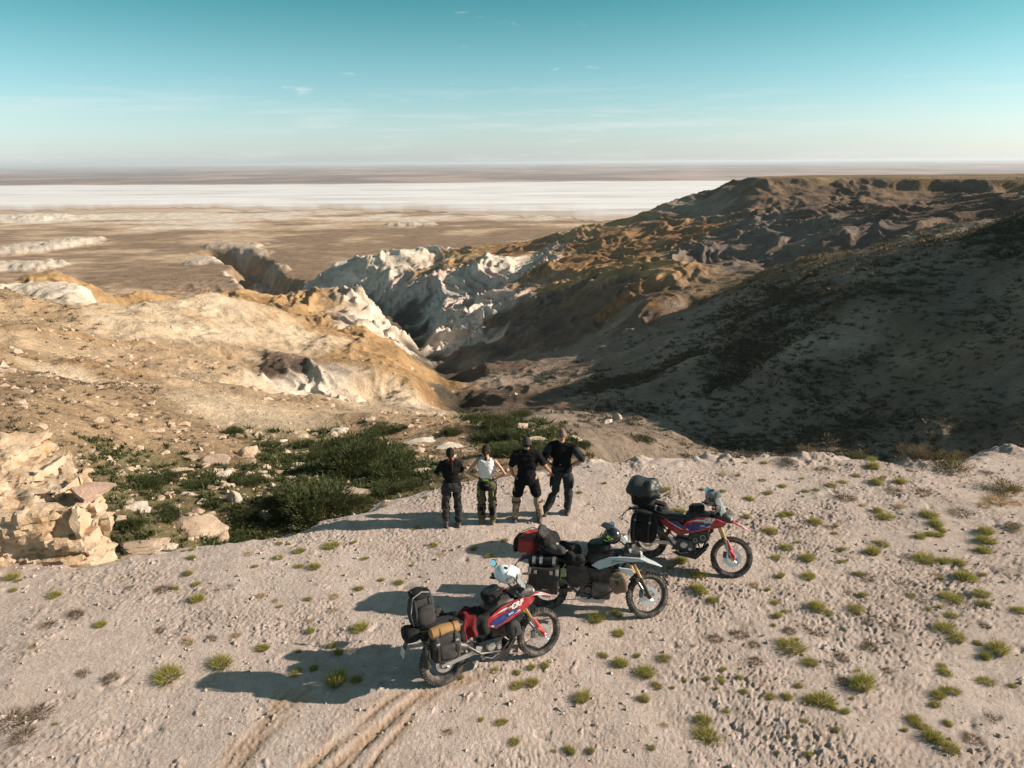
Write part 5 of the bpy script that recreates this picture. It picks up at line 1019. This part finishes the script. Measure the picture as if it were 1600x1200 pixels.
# middle bike
for s in (-1, 1):
    e = on_bike(b2, 'side_case', (-.02, s*.345, .44), None, 'black hard side case on the %s of the middle motorbike' % ('near side' if s < 0 else 'hidden far side'), 'side case', 'hard cases of the middle motorbike')
    MB().box((0, 0, .19), (.46, .24, .36), .025).build('case_body', mat('black_powder_coat', (.016, .016, .018), .45, var=.2, dust=.08), e); ld = MB().box((0, 0, .395), (.468, .248, .045), .012).build('case_lid', BLACK, e)
    for x in (-.21, .21): MB().box((x, s*.11, .37), (.05, .04, .10), .01).build('corner_guard', SILVER, ld)
    for x in (-.12, .12): MB().box((x, s*.126, .365), (.05, .014, .06), .004).build('latch', SILVER, ld)
    mk = MB(); 
    for i in range(9): mk.box((-.12+.028*i, s*.1215, .055), (.016 if i % 3 else .022, .002, .007), 0)
    mk.build('small_print', GREYP, e); MB().box((.02, s*.1215, .085), (.07, .002, .014), 0).build('white_label', WHITE, e); MB().box((.085, s*.1215, .085), (.04, .002, .014), 0).build('red_label', RED, e)
e = on_bike(b2, 'bottle_roll', (-.03, -.33, .865), None, 'black and silver roll strapped on the hard side case of the middle motorbike', 'roll')
MB().tube([(-.22, 0, .07), (-.20, 0, .07), (.20, 0, .07), (.22, 0, .07)], [.045, .07, .07, .045], 16).build('roll_body', CORD, e)
for x in (-.17, -.06, .14): MB().tube([(x, 0, .07), (x+.05, 0, .07)], .0735, 16).build('silver_band', SILVER, e)
e = on_bike(b2, 'duffel_bag', (-.22, .02, .93), Matrix.Rotation(rad(-8), 4, 'Z'), 'red tarpaulin duffel bag across the tail of the middle motorbike', 'duffel bag')
MB().bag((-.07, 0, .15), (.34, .54, .31), 3, .03, 5, 61, 4).build('bag_body', REDBAG, e); 
for y in (-.16, .16): MB().tube([(-.26, y, .10), (-.24, y, .25), (-.07, y, .34), (.08, y, .28), (.12, y, .1)], .018, 6, .3, (0, 1, 0)).build('strap', BLACK, e)
MB().bag((-.25, -.05, .14), (.08, .4, .24), 4, .01, 7, 62).build('end_pocket', CORD, e)
def heap(b, loc, rot, label, parts, name='jacket', cat='jacket'):
    e = on_bike(b, name, loc, rot, label, cat)
    for (nm, c, sz, m, sd, r_) in parts: MB().bag(c, sz, 2.6, .035, 6, sd, 4, rot=np.array(Matrix.Rotation(rad(r_), 3, 'X') @ Matrix.Rotation(rad(r_*.7), 3, 'Y'))).build(nm, m, e)
heap(b2, (.02, -.02, 1.08), Matrix.Rotation(rad(20), 4, 'Y'), 'grey and black jacket heaped over the red duffel of the middle motorbike', (('cloth', (-.05, -.06, .10), (.42, .46, .22), CORD, 63, 14), ('sleeve', (.05, -.24, .06), (.40, .13, .12), CORDG, 64, -8), ('collar', (-.18, -.12, .20), (.16, .26, .08), CORDG, 65, 10)))
heap(b2, (.34, -.02, .93), Matrix.Rotation(rad(14), 4, 'Y'), 'black trousers bundle on the seat of the middle motorbike', (('cloth', (0, 0, .10), (.36, .36, .22), CORD, 66, -12), ('leg_bundle', (.06, -.16, .04), (.34, .14, .22), CORD, 67, 20)), 'trousers', 'trousers')
e = on_bike(b2, 'folding_chair_bag', (.05, -.16, 1.10), Matrix.Rotation(rad(28), 4, 'Y'), 'black cylinder bag lying on the jacket of the middle motorbike', 'bag'); MB().tube([(-.05, 0, .06), (-.03, 0, .06), (.30, 0, .06), (.33, 0, .06)], [.04, .055, .055, .03], 14).build('bag_body', CORD, e); MB().tube([(.05, 0, .06), (.09, 0, .06)], .057, 14).tube([(.24, 0, .06), (.28, 0, .06)], .057, 14).build('grey_band', GREYP, e)
tank_bag(b2, (.82, 0, 1.03), (.36, .30, .16), 'black tank bag under the neon helmet of the middle motorbike', 53)
helmet(b2, (1.0, -.02, 1.30), 160, -20, HBLACK, HBLACK, 'black helmet with neon green graphics on the tank of the middle motorbike', roll=-10, neon=True)
e = on_bike(b2, 'crash_bar_bag', (1.16, -.31, .50), Matrix.Rotation(rad(-14), 4, 'Y'), 'brown camouflage bag on the crash bar of the middle motorbike', 'bag'); MB().bag((0, 0, .16), (.25, .13, .32), 4, .014, 6, 54, 4).build('bag_body', CAMO, e); MB().bag((.0, -.055, .20), (.08, .05, .09), 3, 0).build('patch', BLACK, e); MB().tube([(-.09, -.066, .28), (0, -.075, .25), (.09, -.066, .28)], .01, 6, .4).build('strap', SAND, e)
e = on_bike(b2, 'tie_strap', (.24, -.20, .60), None, 'neon green tie strap hanging beside the hard case of the middle motorbike', 'strap'); MB().tube([(.06, 0, .26), (.02, -.02, .18), (.0, -.03, .08), (-.01, -.03, .0)], [.016, .02, .018, .014], 6, .3, (0, 1, 0)).build('webbing', NEON, e); MB().box((.03, -.02, .12), (.09, .03, .14), .01).build('sand_flap', SAND, e)
# far bike
soft_pannier(b3, -1, 'large black saddlebag on the near side of the farthest motorbike', CORD, (.46, .23, .52), (-.02, .32, .66)); soft_pannier(b3, 1, 'large black saddlebag on the hidden far side of the farthest motorbike', CORD, (.46, .23, .52), (-.02, .32, .66))
e = on_bike(b3, 'rear_pack', (-.16, -.02, .955), None, 'dark green covered pack on the tail of the farthest motorbike', 'pack')
MB().bag((0, 0, .15), (.40, .42, .32), 3.5, .02, 5, 71, 4).build('pack_body', CORD, e); MB().bag((.02, 0, .34), (.54, .54, .36), 2.5, .075, 5, 72, 4, sag=.25).build('rain_cover', DKGREEN, e); MB().bag((.24, -.12, .24), (.22, .12, .08), 2.6, .01, 8, 73).build('loose_sleeve', DKGREEN, e)
for x in (-.12, .12): MB().tube([(x, .22, .1), (x, .1, .30), (x, -.12, .30), (x, -.225, .1)], .014, 6, .3, (1, 0, 0)).build('strap', BLACK, e)
e = on_bike(b3, 'dry_roll', (.02, -.2, .955), None, 'thin black roll strapped on the saddlebag of the farthest motorbike', 'roll'); MB().tube([(-.22, 0, .05), (-.2, 0, .05), (.2, 0, .05), (.22, 0, .05)], [.03, .05, .05, .03], 14).build('roll_body', CORD, e); MB().tube([(.1, 0, .05), (.13, 0, .05)], .052, 12).build('strap', GREYP, e)
tank_bag(b3, (.80, 0, 1.02), (.26, .22, .13), 'small black tank bag of the farthest motorbike', 55)
helmet(b3, (1.02, .03, 1.34), -50, 10, HGREY, HBLACK, 'dark grey helmet set on the handlebar of the farthest motorbike', roll=10)
for b, c_, r_, txt in ((b3, (.985, -.205, .66), .045, '9'), (b3, (.86, -.196, .58), .034, 'A')):
    em = MB().lathe([(r_-.006, -.002), (r_, -.002), (r_, .002), (r_-.006, .002)], c_, 24, closed=True).build('round_emblem', WHITE, b)
# ------------------------------------------------------------------ the four riders
SKIN = mat('skin', (.46, .25, .17), .55, var=.12, scale=14); SKIN2 = mat('tanned_skin', (.36, .19, .125), .55, var=.15, scale=14); TBLACK = mat('black_cotton', (.009, .0085, .01), .95, var=.3, scale=18, bump=.25, bscale=22, bdist=.012, spec=.15); TWHITE = mat('white_cotton', (.72, .70, .70), .85, var=.06, scale=14, bump=.3, bscale=20, bdist=.012)
TGREY = mat('charcoal_cotton', (.032, .035, .039), .92, var=.3, scale=18, bump=.25, bscale=22, bdist=.012, spec=.15); PGREY = mat('dark_riding_fabric', (.022, .022, .025), .92, var=.4, dust=.10, scale=14, bump=.3, bscale=24, bdist=.014, spec=.15); POLIVE = mat('olive_riding_fabric', (.07, .062, .03), .85, var=.3, scale=14, bump=.3, bscale=24, bdist=.014); PBEIGE = mat('beige_riding_fabric', (.28, .22, .155), .85, var=.2, scale=14, bump=.3, bscale=24, bdist=.014)
BOOT = mat('boot_leather', (.022, .02, .02), .6, var=.3, dust=.35); HAIR = mat('dark_hair', (.012, .008, .006), .7, spec=.2, var=.4, scale=60, bump=.5, bscale=120); HAIRB = mat('brown_hair', (.024, .013, .008), .7, spec=.2, var=.4, scale=60, bump=.5, bscale=120); CAPM = mat('brown_cap', (.055, .046, .042), .9, bump=.2, spec=.1); STUB = mat('shaved_hair', (.14, .085, .065), .7, var=.2, scale=40); SCARF = mat('red_scarf', (.45, .03, .03), .8)
def limb(mb, pts, rs, n=14):
    P = [Vector(p) for p in pts]; Q, R = [], []
    for i in range(len(P)-1):
        for k in range(4): t = k/4; Q.append(P[i].lerp(P[i+1], t)); R.append(rs[i]+(rs[i+1]-rs[i])*(t*t*(3-2*t)))
    mb.tube(Q+[P[-1]], R+[rs[-1]], n); v, f = _ICO[2]
    for p, r in ((P[0], rs[0]), (P[-1], rs[-1])): mb.add(v*r+np.array(p), f)
def torso(mb, secs, n=20): mb.loft([((x, y, z), w, d, (1, 0, 0), (0, 1, 0)) for (x, y, z, w, d) in secs], n, 2.3)
def fused(mb, name, m, parent=None, vox=.012, fold=0.0, seed=0, fr=9, smooth=2):
    me = remesh(name, mb.v, mb.f, vox, m); n = len(me.vertices); co = np.empty(n*3, np.float32); me.vertices.foreach_get('co', co); co = co.reshape(-1, 3).astype(float)
    ed = np.empty(len(me.edges)*2, np.int32); me.edges.foreach_get('vertices', ed); ed = ed.reshape(-1, 2); deg = np.bincount(ed.ravel(), minlength=n)[:, None]
    for _ in range(smooth):
        s = np.zeros_like(co)
        for a in range(3): s[:, a] = np.bincount(ed[:, 0], co[ed[:, 1], a], n)+np.bincount(ed[:, 1], co[ed[:, 0], a], n)
        co = co*.4+.6*s/np.maximum(deg, 1)
    if fold:
        nr = np.empty(n*3, np.float32); me.vertices.foreach_get('normal', nr); nr = nr.reshape(-1, 3)
        co = co+nr*(fold*(fbm3(co*np.array([1, 1, 1.9])+seed, fr, 3, seed)))[:, None]
    me.vertices.foreach_set('co', co.astype(np.float32).ravel()); me.polygons.foreach_set('use_smooth', [True]*len(me.polygons)); me.update(); return link(name, me, parent)
def person(px, py, H, label, arms, legs, shirt, sleeve, top_m, trouser, tr_m, extra, hairm, skin=SKIN, female=False, yaw=0, hip_shift=0.0, face=0):
    """arms: {side: (elbow, wrist)}; legs: {side: (knee, ankle)} for a 1.72 m figure facing +y"""
    p = at_z(px, py); k = H/1.72; shw = .165 if female else .195; hip = .098
    sh = {s: Vector((s*shw+hip_shift*.4, -.01, 1.405)) for s in (-1, 1)}; hp = {s: Vector((s*hip+hip_shift, 0, .90)) for s in (-1, 1)}
    A_ = {s: [sh[s]]+[Vector(q) for q in arms[s]] for s in (-1, 1)}; L_ = {s: [hp[s]]+[Vector(q) for q in legs[s]] for s in (-1, 1)}
    w = .13 if female else .15
    TS = [(hip_shift, 0, .84, .13, .095), (hip_shift, 0, .93, .158 if female else .155, .108), (hip_shift*.8, .0, 1.06, w-.012, .09), (hip_shift*.5, .005, 1.20, w+.008, .105), (hip_shift*.4, 0, 1.33, w+.03, .105), (hip_shift*.4, -.005, 1.42, w+.005, .08), (hip_shift*.4, -.005, 1.465, .06, .058)]
    b = MB(); torso(b, TS); limb(b, [sh[-1]*.98, Vector((hip_shift*.4, -.01, 1.425)), sh[1]*.98], [.05, .066, .05])
    hx = hip_shift*.4
    b.tube([(hx, -.01, 1.43), (hx, .0, 1.50), (hx, .01, 1.56)], [.058, .052, .05], 14)
    v, f = _ICO[3]; hv = v*np.array([.074, .095, .115]); hv[:, 0] *= 1-.22*sstep(0, -.11, hv[:, 2]); fc_ = Matrix.Rotation(rad(face), 3, 'Z'); hc = np.array([hx, .015, 1.615])
    nose = v*np.array([.013, .02, .022])+np.array([0, .098, -.01]); earv = [v*np.array([.011, .022, .032])+np.array([s*.074, -.005, -.005]) for s in (-1, 1)]; brow = v*np.array([.05, .02, .014])+np.array([0, .082, .03]); chin = v*np.array([.032, .03, .025])+np.array([0, .068, -.092]); lips = v*np.array([.024, .012, .010])+np.array([0, .092, -.055])
    R3 = np.array(fc_).T
    for q in [hv, nose, brow, chin, lips]+earv: b.add(q@R3+hc, f)
    ar = .036 if female else .045
    for s in (-1, 1):
        limb(b, A_[s], [ar*1.12, ar*.92, ar*.62]); limb(b, L_[s], [.078, .052, .04])
        wr, el = A_[s][2], A_[s][1]; d = (wr-el).normalized(); hd_ = d.lerp(Vector((-s*.7, .2, -.35)), .55).normalized(); b.add(v*np.array([.034, .02, .045]) @ np.array(hd_.to_track_quat('Z', 'Y').to_matrix()).T+np.array(wr+hd_*.045), f)
        an = L_[s][2]; b.add(v*np.array([.042, .11, .04])+np.array(an+Vector((0, .06, -.05))), f)
    body = fused(b, 'person', skin, None, .013, 0, 0, smooth=3)
    fg = MB()
    for s in (-1, 1):
        wr, el = A_[s][2], A_[s][1]; d = (wr-el).normalized(); hd_ = d.lerp(Vector((-s*.7, .2, -.35)), .55).normalized(); sd = hd_.cross(Vector((0, 1, .2))).normalized(); nrm = sd.cross(hd_)
        for i, (o, L) in enumerate(((-.026, .062), (-.009, .072), (.009, .068), (.025, .052))):
            a0 = wr+hd_*.075+sd*o; a1 = a0+hd_*L*.5+sd*o*.15; a2 = a1+(hd_*.75+Vector((-s*.35, .5, -.2))).normalized()*L*.5; fg.tube([a0, a1, a2], [.0085, .008, .0062], 6)
        t0 = wr+hd_*.03+sd*.028; t1 = t0+(hd_*.5+sd*.8).normalized()*.035; fg.tube([t0, t1, t1+(hd_*.9+sd*.3).normalized()*.03], [.011, .0095, .0075], 6)
    bm = bmesh.new(); bm.from_mesh(body.data); m2 = fg.build('f', skin, mesh_only=True); bm.from_mesh(m2); bm.to_mesh(body.data); bm.free(); bpy.data.meshes.remove(m2); body.data.polygons.foreach_set('use_smooth', [True]*len(body.data.polygons))
    body.location = (p[0], p[1], bench_z(p[0], p[1])-.012); body.scale = (k*1.02, k*1.02, k); body.rotation_euler = (0, 0, rad(yaw)); tag(body, label, 'person', 'riders standing at the rim')
    # shirt
    g = .014; t = MB(); torso(t, [(x, y, z, w_+g+(.012 if z < 1.1 else .004), d_+g+.006) for (x, y, z, w_, d_) in TS[(1 if shirt != 'vest' else 2):-1]]+([(hx, -.005, 1.452, .085, .07)] if shirt != 'vest' else []))
    if shirt != 'vest':
        limb(t, [sh[-1], sh[-1].lerp(sh[1], .25)+Vector((0, 0, .012)), Vector((hx, -.01, 1.425)), sh[1].lerp(sh[-1], .25)+Vector((0, 0, .012)), sh[1]], [ar*1.12+g+.006, .076, .078, .076, ar*1.12+g+.006]); limb(t, [sh[-1]+Vector((.03, 0, -.04)), Vector((hx-w*.75, 0, 1.20))], [.075, .075]); limb(t, [sh[1]+Vector((-.03, 0, -.04)), Vector((hx+w*.75, 0, 1.20))], [.075, .075])
        for s in (-1, 1):
            q = [A_[s][0], A_[s][0].lerp(A_[s][1], min(sleeve, 1))]; rs = [ar*1.12+g+.008, ar*.95+g+.012]
            if sleeve > 1: q.append(A_[s][1].lerp(A_[s][2], sleeve-1)); rs.append(ar*.72+g)
            limb(t, q, rs)
    if shirt == 'vest':
        for s in (-1, 1): t.tube([(hx+s*.085, .085, 1.36), (hx+s*.09, .03, 1.445), (hx+s*.085, -.06, 1.43), (hx+s*.08, -.10, 1.33)], .024, 8)
    fused(t, 'vest' if shirt == 'vest' else 'shirt', top_m, body, .011, .017, 5+px, 7)
    if extra.get('sleeve_m'):
        for s in (-1, 1): t2 = MB(); limb(t2, [A_[s][0].lerp(A_[s][1], .12), A_[s][1], A_[s][1].lerp(A_[s][2], sleeve-1)], [ar*1.12+g+.013, ar*.95+g+.016, ar*.72+g+.005]); fused(t2, 'sleeve', extra['sleeve_m'], body, .012, .006, 9+px)
    # trousers
    t = MB(); torso(t, [(hip_shift, 0, .83, .145, .118), (hip_shift, -.008, .93, .178, .135), (hip_shift*.85, 0, 1.03, .148, .118)] if not extra.get('shorts') else [(hip_shift, 0, .80, .11, .08), (hip_shift, 0, .90, .12, .085)])
    for s in (-1, 1): limb(t, L_[s][:2]+[L_[s][1].lerp(L_[s][2], .82)], [.098, .082, .070])
    fused(t, 'trousers', tr_m, body, .012, .020, 3+px, 6)
    for s in (-1, 1):
        an, kn = L_[s][2], L_[s][1]; t = MB(); limb(t, [an+Vector((0, 0, -.02)), kn.lerp(an, .45)], [.055, .064]); t.add(v*np.array([.054, .135, .05])+np.array(an+Vector((0, .055, -.045))), f); t.box((an.x, an.y+.055, an.z-.078), (.095, .27, .024), .008)
        fused(t, 'boot', extra.get('boot', BOOT), body, .012, .004, px)
    # hair, caps and small gear
    hh = MB(); hs = v*np.array([.082, .104, .120]); hs[:, 1] = np.minimum(hs[:, 1], .045); hs[:, 2] = np.maximum(hs[:, 2], -.045 if not female else -.075)
    if hairm is not None:
        if hairm is STUB: hs = v*np.array([.0765, .0975, .1175]); hs[:, 1] = np.minimum(hs[:, 1], .03); hs[:, 2] = np.maximum(hs[:, 2], -.03)
        hh.add(hs@R3+hc, f)
        if female:
            L = extra['tail']; hh.tube([(hx, -.085, 1.60), (hx, -.125, 1.57), (hx+.01, -.13, 1.57-L*.4), (hx+.015, -.135, 1.57-L*.75), (hx+.01, -.13, 1.57-L)], [.03, .036, .034, .026, .010], 10)
        fused(hh, 'hair', hairm, body, .010, .004, 2, 30)
    if extra.get('cap'):
        c = MB(); cs = v*np.array([.088, .108, .122]); cs[:, 2] = np.maximum(cs[:, 2], .0); cm = cs@R3+hc; c.add(cm, f); cp = MB().add(cm, f).build('cap', CAPM, body); MB().loft([((hx, .10, 1.63), .075, .006, (1, 0, 0), (0, 0, 1)), ((hx, .17, 1.62), .05, .005, (1, 0, 0), (0, 0, 1))], 12, 3).build('brim', CAPM, cp)
        hb2 = MB(); hs2 = v*np.array([.078, .098, .116]); hs2[:, 1] = np.minimum(hs2[:, 1], .02); hs2[:, 2] = np.clip(hs2[:, 2], -.06, .01); hb2.add(hs2@R3+hc, f); fused(hb2, 'hair', HAIR, body, .01)
    if extra.get('scarf'): MB().lathe([(.058, -.02), (.072, -.01), (.070, .018), (.055, .022)], (hx, -.002, 1.475), 20, 'z').build('scarf', SCARF, body)
    if extra.get('knee'):
        for s in (-1, 1): kn = L_[s][1].lerp(L_[s][2], .12); dd = (L_[s][2]-L_[s][1]).normalized(); MB().tube([kn, kn+dd*.03], .088, 18).build('knee_strap', BLACK, body)
    if extra.get('panel'):
        t = MB(); torso(t, [(hip_shift, -.035, .80, .115, .105), (hip_shift, -.028, .92, .150, .122), (hip_shift*.85, -.018, 1.01, .118, .108)]); fused(t, 'seat_panel', TBLACK, body, .012, .006, 1)
        MB().box((hip_shift, -.128, 1.035), (.10, .012, .02), .004).build('neon_belt', NEON, body)
        for s in (-1, 1): kk = L_[s][0].lerp(L_[s][1], .42); MB().tube([kk+Vector((s*.035, -.085, .05)), kk+Vector((s*.035, -.086, -.06))], .007, 8, .6).build('zip_pull', NEON, body); cc_ = L_[s][1].lerp(L_[s][2], .45); MB().bag((cc_.x, cc_.y-.045, cc_.z), (.10, .09, .24), 3, .0).build('calf_panel', TBLACK, body)
        for s in (-1, 1): MB().tube([(hx+s*.085, -.075, 1.43), (hx+s*.04, -.118, 1.36), (hx, -.125, 1.31)], .011, 6, .4, (0, 1, 0)).build('bra_strap', TBLACK, body)
        MB().lathe([(.056, -.012), (.066, -.004), (.064, .012), (.054, .016)], (hx, -.002, 1.468), 20, 'z').build('neckerchief', mat('blue_cloth', (.28, .42, .46), .8), body)
    if extra.get('shorts'):
        t = MB(); torso(t, [(hip_shift, 0, .82, .158, .132), (hip_shift, -.008, .93, .190, .148), (hip_shift*.85, 0, 1.06, .160, .128)])
        for s in (-1, 1): limb(t, [L_[s][0], L_[s][0].lerp(L_[s][1], .72)], [.112, .105])
        fused(t, 'shorts', TBLACK, body, .013, .010, 4)
    if extra.get('pocket'):
        for s in (-1, 1): kk = L_[s][0].lerp(L_[s][1], .55); MB().bag((kk.x+s*.088, kk.y-.01, kk.z), (.04, .15, .19), 5, .006, 9).build('cargo_pocket', tr_m, body)
    return body
def std(x, kx=None, y=0): return [(kx if kx is not None else x*.98, .03+y*.5, .49), (x, y, .09)]
person(707, 823, 1.66, 'person with a long dark ponytail, black T-shirt and dark riding trousers, leftmost', {-1: [(-.335, -.04, 1.16), (-.23, .10, 1.0)], 1: [(.25, .03, 1.13), (.19, .17, 1.0)]}, {-1: std(-.12), 1: std(.125)}, 'tee', .62, TBLACK, 0, PGREY, {'tail': .34, 'scarf': 1, 'knee': 1}, HAIR, female=True, yaw=8, hip_shift=.015)
person(762, 818, 1.68, 'person in a white tank top and olive trousers with hands on hips', {-1: [(-.37, -.06, 1.15), (-.185, .03, 1.01)], 1: [(.37, -.06, 1.15), (.185, .03, 1.01)]}, {-1: std(-.115), 1: std(.105)}, 'vest', 0, TWHITE, 0, POLIVE, {'tail': .13, 'panel': 1, 'knee': 1, 'boot': mat('olive_boot', (.10, .085, .04), .7, dust=.4)}, HAIRB, skin=SKIN, female=True, face=-20, yaw=-6, hip_shift=-.012)
person(823, 815, 1.78, 'person in a brown cap and black T-shirt with black shorts over beige trousers', {-1: [(-.29, -.03, 1.13), (-.245, .09, .93)], 1: [(.345, .0, 1.15), (.46, .12, .96)]}, {-1: std(-.22, -.19), 1: std(.24, .21)}, 'tee', .66, TBLACK, 0, PBEIGE, {'cap': 1, 'shorts': 1, 'knee': 1}, None, skin=SKIN2)
person(875, 804, 1.84, 'tallest person, shaved head, black shirt with grey sleeves, rightmost of the four', {-1: [(-.31, -.10, 1.15), (-.17, .04, .99)], 1: [(.41, -.02, 1.18), (.20, .07, 1.02)]}, {-1: [(-.10, .0, .49), (-.26, -.12, .09)], 1: std(.13, .14, .05)}, 'tee', 1.05, TBLACK, 0, mat('slate_trousers', (.032, .036, .038), .92, var=.3, scale=14, bump=.3, bscale=24, bdist=.014, spec=.15), {'sleeve_m': TGREY, 'pocket': 1}, STUB, hip_shift=.03, yaw=-14, face=14)
# ------------------------------------------------------------------ the air
hz = bpy.data.meshes.new('haze'); bm = bmesh.new(); bmesh.ops.create_cube(bm, size=1.0)
for v in bm.verts: v.co = Vector((v.co.x*260000, 45000+v.co.y*110000, -96+(v.co.z+.5)*141))
bm.to_mesh(hz); bm.free(); ho = link('haze', hz); tag(ho, kind='stuff', label='thin pale haze lying over the whole desert plain', cat='haze')
k = NB('haze_air'); k.t.nodes.remove(k.b); pv = k.n('ShaderNodeVolumePrincipled'); pv.inputs['Color'].default_value = (.74, .84, .92, 1)
pv.inputs['Density'].default_value = 6e-5; pv.inputs['Anisotropy'].default_value = .2; k.l(pv.outputs[0], k.out.inputs['Volume']); hz.materials.append(k.m)
